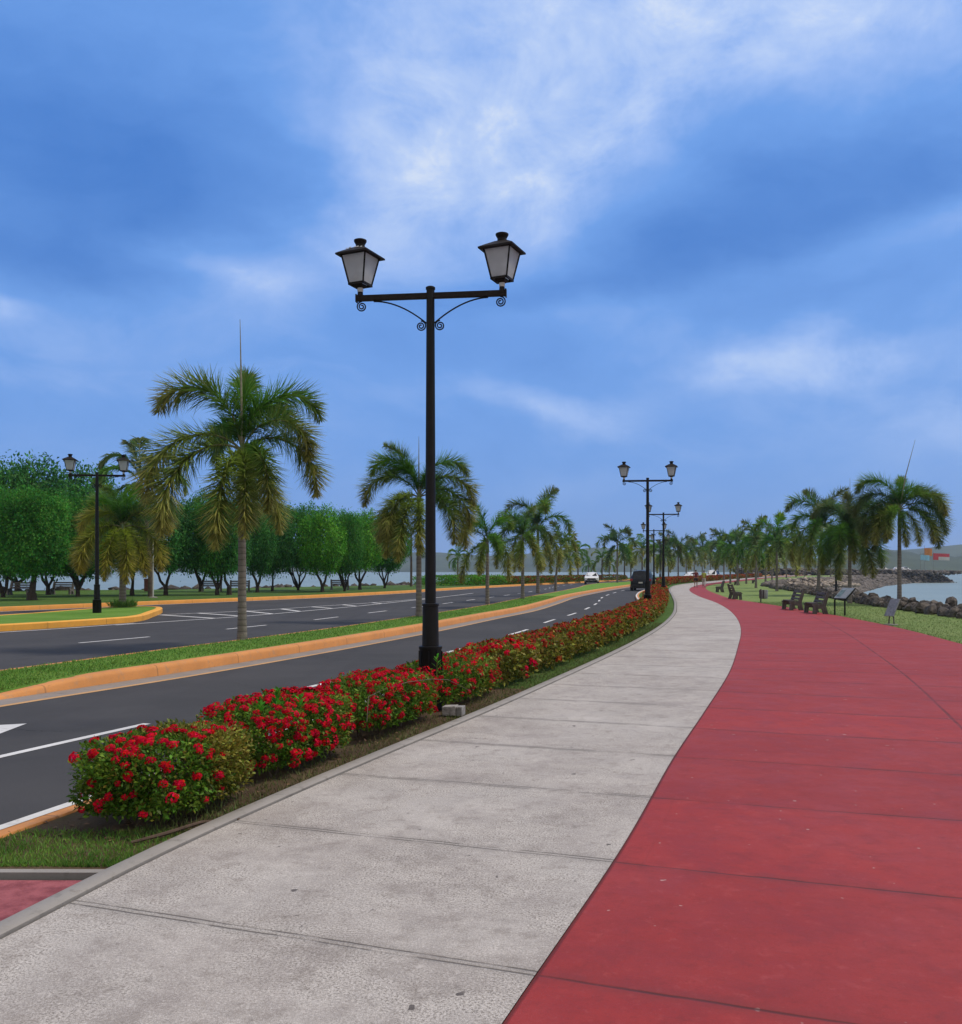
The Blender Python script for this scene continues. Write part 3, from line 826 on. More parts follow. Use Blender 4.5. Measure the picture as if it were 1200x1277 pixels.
SHAPES = {  # initial elevation, total curl, power
    'U': (R(84), R(72), 1.6), 'V': (R(82), R(158), 1.65), 'A': (R(70), R(168), 1.15), 'B': (R(60), R(155), .75),
    'D': (R(52), R(148), .52), 'H': (R(18), R(106), .42)}
TINT = {'g': 'fr_green', 'l': 'fr_lime', 'm': 'fr_mixed', 'b': 'fr_bronze', 'd': 'fr_dark', 'y': 'fr_yellow'}
FM = {}
def frond_for(shape, tint, res, var):
    k = (shape, tint, res, var)
    if k not in FM:
        e, c, p = SHAPES[shape]
        nl, lm, lw = {'hi': (800, .70, .030), 'mid': (420, .68, .046), 'lo': (180, .70, .09)}[res]
        FM[k] = frond_mesh('frond', 3.3, e, c, p, nl, lm, lw, MT[TINT[tint]], True, hash(k) % 9999 if False else (ord(shape) * 31 + ord(tint) * 7 + var * 101 + len(res)), (var - 1) * .22)
    return FM[k]
def coco_for(shape, tint, res, var):
    k = ('c', shape, tint, res, var)
    if k not in FM:
        e, c, p = SHAPES[shape]
        nl, lm, lw = {'hi': (300, .85, .045), 'mid': (200, .85, .055), 'lo': (110, .9, .085)}[res]
        FM[k] = frond_mesh('frond', 3.3, e, c, p, nl, lm, lw, MT[TINT[tint]], False, ord(shape) * 17 + var * 57, (var - 1) * .3, .18, .75)
    return FM[k]

def trunk_mesh(name, h, r0, r1, bend, m, seed, rings=40, shaft=None):
    rg = random.Random(seed); V = []; F = []; n = 14; mi = []
    for i in range(rings + 1):
        t = i / rings
        r = (r0 + (r1 - r0) * t) * (1 + .10 * math.exp(-t * 14) * 2.2) * (1 + .012 * math.sin(i * 2.1) + .02 * (i % 2))
        bx = bend * (t ** 2)
        for k in range(n):
            a = 2 * PI * k / n
            V.append((bx + r * math.cos(a), r * math.sin(a), h * t))
    for i in range(rings):
        for k in range(n):
            F.append((i * n + k, i * n + (k + 1) % n, (i + 1) * n + (k + 1) % n, (i + 1) * n + k))
    F.append(tuple(rings * n + k for k in range(n)))
    return mkmesh(name, V, F, m, smooth=True)

def palm(loc, H, label, fr, group, res='mid', spear=0.0, lean=0.0, trunk_r=.115, coco=False, cat='palm tree', trunk_k=.62, fs=None, spear_tilt=(0, 0), rz=0):
    """fr: list of (shape, azimuth in degrees from +x, scale, tint, variant)"""
    k = H / 6.7
    t = empty('coconut_palm' if coco else 'foxtail_palm', loc, rz, label, cat, group)
    hz = H * trunk_k
    obj('trunk', trunk_mesh('trunk', hz, trunk_r * k ** .5, trunk_r * .72 * k ** .5, lean, MT['coco_bark'] if coco else MT['bark'], int(H * 100), 40 if res == 'hi' else 16), t)
    if not coco:
        mb = MB(); r = trunk_r * k ** .5
        mb.lathe([(r * .78, 0), (r * .92, .12 * k), (r * .80, .5 * k), (r * .45, .85 * k), (r * .2, 1.0 * k)], n=12)
        o = mb.build('crownshaft', MT['shaft'], t, True, (lean, 0, hz - .75 * k))
    fs = fs or k
    for (sh, azd, s, ti, va) in fr:
        me = (coco_for if coco else frond_for)(sh, ti, res, va)
        o = obj('frond', me, t, (lean, 0, hz - .02 * k), (0, 0, R(azd)))
        o.scale = (fs * s,) * 3
    if spear:
        mb = MB(); a, b = spear_tilt
        mb.tube([(0, 0, 0), (a * .4, b * .4, spear * .5), (a, b, spear)], [.035, .025, .006], 6)
        mb.build('spear_leaf', MT['spear'], t, True, (lean, 0, hz))
    return t

def rand_fronds(seed, tints='ggmmbb', n=11, low=True, s=1.0):
    rg = random.Random(seed); out = []
    for i in range(n):
        f = i / (n - 1)
        sh = 'U' if f < .1 else 'V' if f < .26 else rg.choice('AB') if f < .58 else 'D' if f < .8 else ('H' if low else 'D')
        out.append((sh, (i * 137.5 + seed * 47 + rg.uniform(-18, 18)) % 360, s * rg.uniform(.85, 1.08), tints[min(len(tints) - 1, int(f * len(tints)))], rg.randint(0, 2)))
    return out

# ---- broad-leaved trees
def crown_mesh(name, rx, ry, rz, m, n, leaf, seed, flat=.25, lumps=34):
    rg = np.random.default_rng(seed)
    # lumpy, clipped ellipsoid filled with leaf clusters
    c = rg.normal(size=(lumps, 3)); c /= np.linalg.norm(c, axis=1)[:, None]
    nc = n // 26
    d = rg.normal(size=(nc, 3)); d /= np.linalg.norm(d, axis=1)[:, None]
    q = np.sign(d) * np.abs(d) ** (1 - flat * .5)
    bump = np.max(d @ c.T, axis=1)
    r = (.66 + .38 * np.clip((bump - .80) / .2, 0, 1)) * (rg.random(nc) ** .22)
    ctr = q * r[:, None]
    idx = np.repeat(np.arange(nc), 26); k = len(idx)
    off = rg.normal(size=(k, 3)) * .085
    pos = (ctr[idx] + off) * np.array([rx, ry, rz])
    nrm = d[idx] * .9 + rdir(k) * .6 + np.array([0, 0, .6])
    dr = rdir(k) * .8 + d[idx] * .5 + np.array([0, 0, -.25])
    L = leaf * (.6 + .8 * rg.random(k))
    v, f = leaf_batch(pos, dr, nrm, L, L * .48)
    return mkmesh(name, v, f, m)

def stems_mesh(name, h, spread, nst, r, m, seed):
    rg = random.Random(seed); mb = MB()
    base = rg.uniform(.15, .35) * h if nst < 4 else .06 * h
    mb.tube([(0, 0, -.08), (rg.uniform(-.04, .04), 0, base * .5), (0, 0, base)], [r * 1.35, r * 1.05, r], 8)
    for s in range(nst):
        a = 2 * PI * s / nst + rg.uniform(-.5, .5); sp = spread * rg.uniform(.6, 1.1)
        p = [(0, 0, base * .9)]
        for k in range(1, 6):
            t = k / 5
            p.append((math.cos(a + .5 * math.sin(t * 4 + s)) * sp * t ** .8 + rg.uniform(-.07, .07), math.sin(a + .5 * math.sin(t * 4 + s)) * sp * t ** .8 + rg.uniform(-.07, .07), base + (h * 1.25 - base) * t))
        mb.tube(p, [r * .78 * (1 - .6 * k / 5) for k in range(6)], 6)
        for q in range(2):
            i = rg.randint(2, 4); a2 = a + rg.uniform(-1.2, 1.2); b = Vector(p[i])
            mb.tube([b, b + Vector((math.cos(a2) * .3, math.sin(a2) * .3, .35)), b + Vector((math.cos(a2) * .75, math.sin(a2) * .75, .8))], [r * .4, r * .3, r * .15], 5)
    o = mb.build(name, m, None, True); me = o.data; bpy.data.objects.remove(o); return me

MT['leaf_a'] = mat('tree_leaves', (.050, .225, .027), .6, .3, .8, spec=.12, island=.5, hue=.025, trans=.4, col2=(.10, .32, .045))
MT['leaf_b'] = mat('bright_tree_leaves', (.078, .33, .022), .6, .3, .8, spec=.15, island=.5, hue=.02, trans=.3, col2=(.13, .38, .03))
MT['leaf_c'] = mat('deep_tree_leaves', (.036, .175, .030), .6, .3, .8, spec=.15, island=.5, hue=.02, trans=.3, col2=(.066, .245, .045))
TREES = {}
def tree(px, py, top, width, low, label, kind='a', nst=3, seed=0, z=.03, depth=None, stem_r=.13, name='shade_tree', wide_y=None):
    p = PX(px, py, z) if depth is None else Vector(((px - 600) * depth / FPX, depth, z))
    s = p.y / FPX
    h_top = z + (py - top) * s; h_low = (py - low) * s; w = width * s
    key = (kind, seed % 3)
    if key not in TREES:
        TREES[key] = crown_mesh('crown', 1, 1, 1, MT['leaf_' + kind], 21000, .072, 40 + seed % 3)
    t = empty(name, p, seed * 1.3, label, 'tree', 'clipped shade trees along the far shore')
    tr = obj('trunk', stems_mesh('trunk', h_low, w * .26, nst, stem_r, MT['trunk'], seed + 3), t)
    cz = (h_top + h_low) / 2 - .15
    c = obj('crown', TREES[key], t, (0, 0, cz + .1 - .055 * (h_top - h_low)))
    c.scale = (w / 2 * 1.06, (wide_y or w) / 2 * 1.06, (h_top - h_low) / 2 * 1.20)
    return t

# ---- flowering shrubs and hedges
MT['lf1'] = mat('shrub_leaves', (.080, .185, .015), .5, .3, 3, spec=.18, island=.6, hue=.03, trans=.35, col2=(.15, .28, .03))
MT['lf2'] = mat('yellowing_shrub_leaves', (.17, .21, .022), .5, .35, 4, spec=.2, island=.5, hue=.05, trans=.25, col2=(.29, .26, .04))
MT['lf3'] = mat('olive_shrub_leaves', (.12, .165, .022), .55, .35, 3, spec=.15, island=.5, hue=.05, trans=.25, col2=(.24, .18, .03))
MT['petal'] = mat('red_petals', (.58, .005, .020), .6, .3, 5, spec=.05, island=.35, hue=.010, trans=.3, col2=(.72, .010, .042))
MT['petal_o'] = mat('orange_red_petals', (.36, .026, .012), .6, .35, 5, spec=.08, island=.5, hue=.02, trans=.2, col2=(.45, .06, .02))
MT['twig'] = mat('shrub_twigs', (.10, .075, .055), .9, .3, 12)

def shrub_pts(n, lx, ly, h, rg, depth=.30, p=5.0, scallop=0):
    d = rg.normal(size=(n, 3)) * np.array([lx, ly, h * 1.2]); d /= np.linalg.norm(d, axis=1)[:, None]
    a = d / np.array([lx / 2, ly / 2, h / 2])
    r = 1 / (np.sum(np.abs(a) ** p, axis=1) ** (1 / p))
    lump = 1 + .055 * np.sin(d[:, 0] * 9 + lx * 7) * np.cos(d[:, 1] * 7 + ly * 3) + .045 * np.sin(d[:, 2] * 11 + lx * 5) * np.cos(d[:, 0] * 13) + .03 * rg.normal(size=n)
    rr = r * lump * (1 - depth * rg.random(n) ** 1.6)
    pos = d * rr[:, None]
    if scallop:
        ph = (pos[:, 0] + lx / 2) / lx * max(1, round(lx / scallop)); e = np.abs(ph - np.round(ph)); gap = np.exp(-(e / .11) ** 2)
        pos[:, 1:] *= (1 - .20 * gap)[:, None]
    return pos, d

def shrub_meshes(lx, ly, h, nl, ll, nf, fr_, npet, leafm, petm, seed, toponly=.5, yellow=None, fxr=(-1, 1), scallop=0):
    rg = np.random.default_rng(seed)
    pos, d = shrub_pts(nl, lx, ly, h, rg, scallop=scallop)
    keep = pos[:, 2] > -h * .46 + .05 * rg.random(nl); pos, d = pos[keep], d[keep]; n = len(pos)
    nrm = d * .5 + rdir(n) * .7 + np.array([0, 0, .6]); dr = rdir(n) * .9 + d * .75 + np.array([0, 0, .12])
    L = ll * (.65 + .7 * rg.random(n))
    v, f = leaf_batch(pos, dr, nrm, L, L * .46)
    mi = np.zeros(n, int)
    if yellow is not None:
        pr = np.clip((pos[:, 0] / (lx / 2) - yellow[0]) * yellow[1], 0, yellow[2]) + .06
        mi = (rg.random(n) < pr).astype(int)
    leaves = mkmesh('leaves', v, f, leafm, mi=mi)
    # flower heads: domes of small petals
    flowers = None
    if nf:
        c, dd = shrub_pts(nf * 8, lx, ly, h, rg, .02, scallop=scallop)
        ok = (c[:, 2] > -h * .36) & (rg.random(len(c)) < np.where(c[:, 2] > h * .27, 1.0, 1 - toponly)) & (c[:, 0] / (lx / 2) > fxr[0]) & (c[:, 0] / (lx / 2) < fxr[1])
        c, dd = c[ok][:nf], dd[ok][:nf]; nf_ = len(c)
        idx = np.repeat(np.arange(nf_), npet); k = len(idx)
        rr = (fr_ * (.6 + .6 * rg.random(nf_)))[idx]
        q = rdir(k); q = q + dd[idx] * .85 + np.array([0, 0, .35]); q /= np.linalg.norm(q, axis=1)[:, None]
        pp = c[idx] + dd[idx] * .015 + q * rr[:, None] * np.array([1, 1, .75])
        t1 = rdir(k); t1 -= q * np.sum(t1 * q, axis=1)[:, None]
        v, f = leaf_batch(pp - t1 / np.linalg.norm(t1, axis=1)[:, None] * (rr * .3)[:, None], t1 + q * .15, q + .35 * rdir(k), rr * (.62 if npet > 20 else 1.1), rr * (.5 if npet > 20 else .95), .1)
        flowers = mkmesh('flower_heads', v, f, petm)
    return leaves, flowers

def shrub(name, loc, rz, size, label, group, meshes, cat='shrub', stems=0, seed=0, scale=1.0):
    lx, ly, h = size
    t = empty(name, loc, rz, label, cat, group)
    a = obj('foliage', meshes[0], t, (0, 0, h / 2 + .06))
    if meshes[1]: tag(obj('flower_heads', meshes[1], t, (0, 0, h / 2 + .06)), kind='stuff')
    if stems:
        rg = random.Random(seed); mb = MB()
        for i in range(stems):
            x, y = rg.uniform(-.42, .42) * lx, rg.uniform(-.40, .40) * ly
            p = [Vector((x * .8, y * .8, -.06))]
            for k in range(4): p.append(p[-1] + Vector((rg.uniform(-.05, .06), rg.uniform(-.05, .05), h * .19)))
            mb.tube(p, [.013, .011, .009, .007, .004], 5)
        mb.build('stems', MT['twig'], t, True)
    return t
# ------------------------------------------------------------------ street lamps
MT['glass'] = mat('frosted_lantern_glass', (.84, .86, .88), .5, .08, 3, spec=.3, trans=.72)
MT['white_neck'] = mat('porcelain_neck', (.55, .56, .57), .5, .2, 20)
def spiral(c, r, turns, start, sgn, n=34):
    return [(c[0] + sgn * r * (1 - .82 * k / n) * math.cos(start + 2 * PI * turns * k / n), 0, c[2] + r * (1 - .82 * k / n) * math.sin(start + 2 * PI * turns * k / n)) for k in range(n + 1)]
def make_lamp(loc, rz, label, k=.804, lant_rot=-17, droppings=False):
    t = empty('street_lamp', (loc[0], loc[1], loc[2] + 1.7 * (1 - k)), R(rz), label, 'street lamp', 'black street lamps with two lanterns')
    mb = MB()
    mb.lathe([(.20, -.60), (.20, -.35), (.18, -.33), (.172, .47), (.183, .485), (.183, .52), (.14, .53)], n=20)
    mb.lathe([(.132, .525), (.122, 1.14), (.132, 1.15), (.132, 1.18), (.10, 1.19)], n=20)
    for i in range(8):
        a = 2 * PI * i / 8; mb.box((math.cos(a) * .178, math.sin(a) * .178, .07), (.018, .018, .76), Matrix.Rotation(a, 3, 'Z'))
    o = mb.build('base', MT['black'], t, True); o.scale = (k,) * 3
    mb = MB(); mb.lathe([(.086, 1.18), (.078, 3.2), (.064, 5.86), (.064, 6.05), (.075, 6.055), (.075, 6.085), (.05, 6.10)], n=18)
    o = mb.build('post', MT['black'], t, True); o.scale = (k,) * 3
    mb = MB(); mb.box((0, 0, 5.955), (2.34, .075, .088), bev=.008)
    for s in (-1, 1):
        mb.box((s * 1.175, 0, 5.955), (.02, .09, .12)); mb.box((s * .42, -.04, 5.955), (.012, .012, .05))
    o = mb.build('arm', MT['black_rust'], t); o.scale = (k,) * 3
    for s in (-1, 1):
        mb = MB()
        pts = []
        for i in range(13):
            u = i / 12; pts.append((s * (.06 + .84 * u), 0, 5.53 + .37 * (1 - (1 - u) ** 1.9)))
        mb.tube(pts, .012, 6)
        o = mb.build('brace', MT['black'], t, True); o.scale = (k,) * 3
        for c, r, st in (((s * .150, 0, 5.49), .080, PI * .5), ((s * 1.09, 0, 5.825), .082, PI * .5)):
            mb = MB(); mb.tube(spiral(c, r, 2.1, st, s if c[0] * s < .5 else -s), .011, 6)
            o = mb.build('scroll', MT['black'], t, True); o.scale = (k,) * 3
        # lantern
        L = obj('lantern', None, t, (s * 1.115 * k, 0, 6.005 * k), (0, 0, R(lant_rot)))
        L.scale = (k * .87, k * .87, k * .95)
        zb, zt, hb, ht = .17, .64, .145, .245
        mb = MB()
        mb.lathe([(.06, -.05), (.05, .02), (.045, .06)], n=12)
        mb.lathe([(.07, .115), (.12, .135), (.135, .165)], n=4, rot=Matrix.Rotation(PI / 4, 3, 'Z'))
        for a in range(4):
            q = Matrix.Rotation(a * PI / 2, 3, 'Z')
            b0, b1 = q @ Vector((hb, hb, zb)), q @ Vector((ht, ht, zt))
            mb.tube([b0, b1], .016, 5)
            for (h_, z_) in ((hb, zb), (ht, zt)):
                mb.box(q @ Vector((h_, 0, z_)), (.03, h_ * 2 + .03, .035), q)
        mb.build('lantern_frame', MT['black_rust'], L)
        mb = MB(); mb.lathe([(.05, .05), (.055, .085), (.05, .12)], n=10); mb.build('neck', MT['white_neck'], L, True)
        mb = MB(); mb.lathe([(.03, .18), (.05, .22), (.05, .25), (.028, .29)], n=10); mb.build('bulb_holder', MT['black'], L, True)
        for a in range(4):
            q = Matrix.Rotation(a * PI / 2, 3, 'Z'); e = .006
            V = [q @ Vector(p) for p in ((hb - e, -hb, zb), (hb - e, hb, zb), (ht - e, ht, zt), (ht - e, -ht, zt), (hb - e - .006, -hb, zb), (hb - e - .006, hb, zb), (ht - e - .006, ht, zt), (ht - e - .006, -ht, zt))]
            mb = MB(); mb.add(V, [(0, 1, 2, 3), (7, 6, 5, 4), (0, 4, 5, 1), (1, 5, 6, 2), (2, 6, 7, 3), (3, 7, 4, 0)])
            mb.build('glass_pane', MT['glass'], L)
        r2 = math.sqrt(2)
        mb = MB(); q = Matrix.Rotation(PI / 4, 3, 'Z')
        mb.lathe([(.325 * r2, .625), (.325 * r2, .650), (.23 * r2, .705), (.10 * r2, .775)], n=4, rot=q)
        mb.lathe([(.085, .77), (.082, .83), (.10, .86), (.115, .885), (.115, .905), (.09, .915)], n=18)
        if droppings and s < 0:
            for i in range(7): mb.box((-.17 + .05 * i + random.uniform(-.02, .02), -.20 + random.uniform(-.03, .03), .735 + random.uniform(-.01, .01)), (.022, .05, .01), Matrix.Rotation(R(24), 3, 'X'), m=1)
        mb.build('lantern_roof', [MT['black_rust'], MT['white_neck']], L)
    return t
make_lamp((-.63, 11.5, -.0), -7, 'tallest looking black two-lantern street lamp, rising from the red flowering shrubs nearest the viewer', droppings=True)
make_lamp((6.38, 35.3, -.0), -6, 'black two-lantern lamp at the far bend of the shrubs, second along the walk', lant_rot=-10)
make_lamp((11.2, 56.6, -.0), -8, 'black two-lantern lamp with a pale base, third along the walk, right of a nearer one', lant_rot=-10)
make_lamp((15.0, 80, -.0), -10, 'small distant two-lantern lamp, fourth along the walk, half behind a nearer lamp post', lant_rot=-5)
make_lamp((20.3, 104.5, -.0), -14, 'tiny fifth lamp along the walk, its arm just above the far palms', lant_rot=-5)
make_lamp((-14.87, 35.7, -.10), 8, 'black two-lantern lamp on the yellow-kerbed traffic island', k=.885, lant_rot=6)
make_lamp((56.5, 200, -.03), -18, 'tiny far lamp standing beyond the two walkers', lant_rot=-5)

# ------------------------------------------------------------------ shrubs along the walk
def hedge_pos(d0, d1, inset, width):
    dm = (d0 + d1) / 2; w = float(GREY(dm)) - inset - width / 2
    T = Vector((float(GREY(d1)) - float(GREY(d0)), d1 - d0)); return Vector((w, dm, -.035)), math.atan2(T.y, T.x), T.length
LB = [MT['lf1'], MT['lf2']]
GRP = 'red flowering shrubs between walk and road'
NEAR = [  # d0, d1, thickness, height, leaves, leaf size, flowers, head r, petals, label, toponly, yellow
    (6.06, 7.16, .77, .50, 23000, .037, 105, .038, 40, 'nearest flowering shrub, mostly green with red heads on top and a yellowing far end', .72, (-.22, 3.0, .92)),
    (7.52, 8.92, .84, .53, 25000, .037, 400, .040, 34, 'second flowering shrub, its whole top thick with red heads, a grey rod beside it', .12, (.2, .8, .3)),
    (9.42, 10.88, .84, .51, 20000, .040, 260, .040, 30, 'flowering shrub in front of the nearest lamp base, beside a concrete floodlight block', .35, (.1, .9, .35)),
    (11.35, 13.2, .84, .49, 13000, .052, 240, .041, 22, 'flowering shrub just right of the nearest lamp base', .30, (-.6, .8, .5)),
]
for i, (d0, d1, wd, h, nl, ll, nf, fr_, npet, lab, top, yl) in enumerate(NEAR):
    p, rz, ln = hedge_pos(d0, d1, (.17, .27, .33, .36)[i], wd)
    ms = shrub_meshes(ln * 1.02, wd, h, nl, ll, nf, fr_, npet, LB, MT['petal'], 100 + i, top, yl, (-1, .28) if i == 0 else (-1, 1))
    shrub('flowering_shrub', p, rz, (ln, wd, h), lab, GRP, ms, stems=26, seed=i)
LC = [MT['lf3'], MT['lf2']]
FARS = [(13.4, 15.4, 'fifth flowering shrub from the near end, crimson heads over yellow-green leaves'), (15.5, 17.8, 'sixth flowering shrub from the near end, mixed crimson and orange heads'),
        (17.9, 20.4, 'seventh flowering shrub from the near end, in the straight scalloped run'), (20.5, 23.2, 'eighth flowering shrub from the near end, olive green with orange red top'),
        (23.3, 26.2, 'ninth flowering shrub from the near end, orange red top'), (26.3, 29.6, 'tenth flowering shrub from the near end, orange red top'),
        (29.7, 33.2, 'eleventh flowering shrub from the near end, dull orange red'), (33.3, 36.6, 'rust-orange shrub around the foot of the second lamp'),
        (37.2, 43.5, 'rust-orange shrub just behind the second lamp'), (44.2, 50, 'olive and red shrub filling the bend between second and third lamps'), (50.5, 55.5, 'green and orange shrub close before the third lamp'),
        (60, 68, 'orange-green shrub past the third lamp')]
for i, (d0, d1, lab) in enumerate(FARS):
    wd = .92 if d0 < 38 else 1.1
    h = .50 if d0 < 38 else .60
    p, rz, ln = hedge_pos(d0, d1, .38, wd)
    far = min(1, (d0 - 13) / 30)
    ms = shrub_meshes(ln * .98, wd, h, int(7200 - 2200 * far), .075 + .05 * far, int(95 * (1 - .25 * far) * ln / 2.2), .05 + .03 * far, 14 if d0 < 24 else 8,
                      LC, MT['petal'] if d0 < 15 else MT['petal_o'], 200 + i, .88, (-1.4, .6, .60), scallop=1.15)
    shrub('flowering_shrub', p, rz, (ln, wd, h), lab, GRP, ms)
# far hedge rows (own meshes, shared)
HM = {'red': shrub_meshes(9.0, 1.3, .75, 4200, .17, 330, .11, 7, LC, MT['petal_o'], 301, .2, (-1.5, .4, .3)),
      'green': shrub_meshes(9.0, 2.2, 1.0, 5200, .17, 0, 0, 0, [MT['leaf_b'], MT['lf3']], MT['petal_o'], 302, .2, (-1.2, .2, .1)),
      'brown': shrub_meshes(7.0, 1.6, .8, 3600, .17, 150, .11, 7, [MT['lf3'], MT['lf1']], MT['petal_o'], 303, .2, (-1.5, .6, .5))}
SZ = {'red': (9, 1.3, .75), 'green': (9, 2.2, 1.0), 'brown': (7, 1.6, .8)}
for i, d in enumerate([104, 113, 122, 131, 140, 150, 160, 171, 182, 194, 208, 224]):
    x = float(KERB(d)) + .9; T = Vector((float(KERB(d + 4)) - float(KERB(d - 4)), 8))
    shrub('hedge', (x, d, -.03), math.atan2(T.y, T.x), SZ['red'], 'low rust-red hedge segment edging the far bend of the walk, past the people and lamps', 'far rust-red hedge segments', HM['red'], 'hedge')
for (px, d, kind, rz, lab) in [(560, 99, 'green', 24, 'bright green clipped hedge on the far verge, just right of the big lamp post'), (592, 102.5, 'green', 26, 'green clipped hedge behind the third median palm'),
                               (618, 106, 'brown', 27, 'brownish hedge before a gap in the far row'), (634, 110, 'brown', 28, 'reddest short hedge of the far verge'),
                               (654, 113, 'brown', 29, 'olive hedge behind the fourth median palm'), (670, 118, 'brown', 30, 'olive hedge behind the fifth median palm'), (688, 124, 'brown', 30, 'dull hedge behind the sixth median palm'),
                               (708, 130, 'brown', 31, 'flat reddish hedge left of the white oncoming car'), (724, 136, 'brown', 31, 'flat reddish hedge right behind the white oncoming car'), (762, 150, 'brown', 32, 'dark low hedge right of the white oncoming car')]:
    shrub('hedge', ((px - 600) / FPX * d, d, .03), R(90 - rz - 20), SZ[kind], lab, 'hedges on the far verge', HM[kind], 'hedge')

# ------------------------------------------------------------------ palms
# first median palm: fronds placed one by one
p = PX(302, 797.5, .045)
palm(p, 6.75, 'tallest foxtail palm on the median, large plumes turning bronze, bare spear on top', [
    ('V', 176, 1.08, 'm', 1), ('U', 105, .86, 'g', 0), ('V', 20, .98, 'g', 1), ('V', 62, .86, 'g', 0), ('B', -6, .93, 'm', 0), ('A', -22, .88, 'm', 2),
    ('B', 200, 1.08, 'b', 0), ('D', 214, 1.10, 'b', 1), ('H', 262, .98, 'b', 1), ('H', 290, .88, 'b', 0), ('D', -48, .82, 'm', 0),
    ('D', 95, .9, 'm', 1), ('A', 130, .85, 'g', 0), ('H', 60, .8, 'b', 0)],
    'palms along the median', 'hi', spear=3.15, spear_tilt=(-.05, 0), fs=.92, trunk_k=.665, trunk_r=.105)
p = PX(522.5, 768.5, .045)
palm(p, 6.7, 'foxtail palm on the median half hidden by the big lamp post', [
    ('V', 172, .90, 'l', 0), ('V', 150, .72, 'g', 1), ('A', 180, .90, 'm', 1), ('U', 195, .74, 'g', 1), ('V', 10, .86, 'g', 0), ('A', -5, .90, 'm', 1),
    ('D', 206, .82, 'b', 1), ('D', 228, .80, 'b', 0), ('H', 215, .85, 'b', 2), ('H', 245, .9, 'b', 1), ('B', -14, .88, 'm', 2), ('D', -2, .92, 'b', 1), ('D', -30, .85, 'm', 0),
    ('A', 70, .85, 'g', 0), ('H', 275, .8, 'b', 1)],
    'palms along the median', 'hi', spear=2.2, fs=.98, trunk_k=.635, trunk_r=.105)
def palm_px(px, by, ty, label, seed, tints, group, z=.03, n=11, **kw):
    q = PX(px, by, z); H = (by - ty) * q.y / FPX
    res = kw.pop('res', 'mid' if q.y < 70 else 'lo')
    return palm(q, H, label, rand_fronds(seed, tints, n), group, res, rz=R(seed * 31 % 360), **kw)
GM = 'palms along the median'
palm_px(608, 753.5, 628, 'short foxtail palm on the median, bright green upper fronds, third from the left', 3, 'llgmmbb', GM, spear=.5)
palm_px(652, 747, 628, 'dark foxtail palm on the median, fourth from the left', 4, 'ggdmmbb', GM)
palm_px(671, 740, 610, 'tallest of the middle group of median palms, a thin spear above', 5, 'dgdgmmb', GM, spear=2.6, spear_tilt=(-.3, 0))
palm_px(693, 737, 652, 'small brown foxtail palm at the right end of the middle group, leaning trunk', 6, 'dmmbbb', GM, lean=-.4)
palm_px(770, 726.5, 651, 'dark foxtail palm standing alone between the white car and the dark car', 7, 'dddgdm', GM, spear=.8)
for i, (px, by, ty, lab) in enumerate([(834, 724.5, 664, 'far median palm just right of the third lamp'), (846, 724.5, 662, 'far median palm with its trunk behind a tiny lamp'), (856, 721.5, 671, 'far median palm left of the two walkers'),
                                       (866, 721, 666, 'far median palm directly above the two walkers'), (876, 720.5, 668, 'far median palm just right above the walkers'), (886, 720, 670, 'far median palm over the farther white car'), (826, 727, 672, 'far palm half hidden by the third lamp post'), (896, 719.5, 672, 'far median palm at the left edge of the lawn palms')]):
    palm_px(px, by, ty, lab, 20 + i, 'dgdmmb', GM, n=10)
p = PX(153, 757.0, .045)
palm(p, 5.9, 'yellowing foxtail palm on the traffic island, right of its lamp', [
    ('U', 80, .68, 'l', 0), ('U', 250, .62, 'l', 1), ('V', 15, .72, 'l', 1), ('V', 160, .75, 'l', 2), ('D', 180, .85, 'y', 0), ('A', 172, .8, 'y', 1), ('D', 205, .85, 'y', 2), ('D', 225, .9, 'y', 1),
    ('D', -3, .85, 'y', 0), ('A', 4, .82, 'y', 1), ('H', 262, .8, 'y', 1), ('H', 300, .85, 'y', 0), ('D', 100, .8, 'y', 1), ('A', 45, .75, 'l', 1), ('H', 330, .75, 'y', 2)],
    'palm of the traffic island', 'hi', fs=1.12, trunk_k=.60, trunk_r=.16)
GC = 'coconut palms on the far shore'
def coco_px(px, by, ty, label, seed, tints, z=.03, lean=0, n=13, tk=.66, d=None, fs=None):
    q = PX(px, by, z); H = (by - ty) * q.y / FPX
    rg = random.Random(seed)
    fr = []
    for i in range(n):
        f = i / (n - 1); sh = 'U' if f < .15 else 'V' if f < .35 else 'A' if f < .65 else 'D'
        fr.append((sh, (i * 137.5 + seed * 61) % 360, rg.uniform(.75, 1), tints[min(len(tints) - 1, int(f * len(tints)))], rg.randint(0, 2)))
    return palm(q, H, label, fr, GC, 'mid' if q.y < 70 else 'lo', lean=lean, trunk_r=.13, coco=True, cat='palm tree', trunk_k=tk, fs=fs)
coco_px(188, 744, 568, 'tall dark coconut palm peeping over the trees behind the island lamp', 2, 'ddgd', lean=-.6, tk=.78)
coco_px(513, 731.5, 655, 'slim far palm whose trunk shows left of the big lamp post', 10, 'ddgd', tk=.75)
coco_px(571, 725, 673, 'small pale coconut palm behind the bright green hedge', 11, 'ggmg', tk=.55)
coco_px(711, 723.5, 672, 'slender coconut palm left of the white oncoming car', 12, 'ggmm', tk=.62)
coco_px(721, 723, 671, 'upright light green palm left of the white oncoming car', 13, 'llgg', tk=.62)
coco_px(751, 724, 678, 'drooping coconut palm right above the white oncoming car', 14, 'gmgm', tk=.55)
coco_px(779, 723, 672, 'yellowish coconut palm left of the dark car', 15, 'gyym', tk=.6)
coco_px(787, 722.5, 668, 'tall yellow-brown coconut palm above the dark car', 16, 'gyyb', tk=.6)
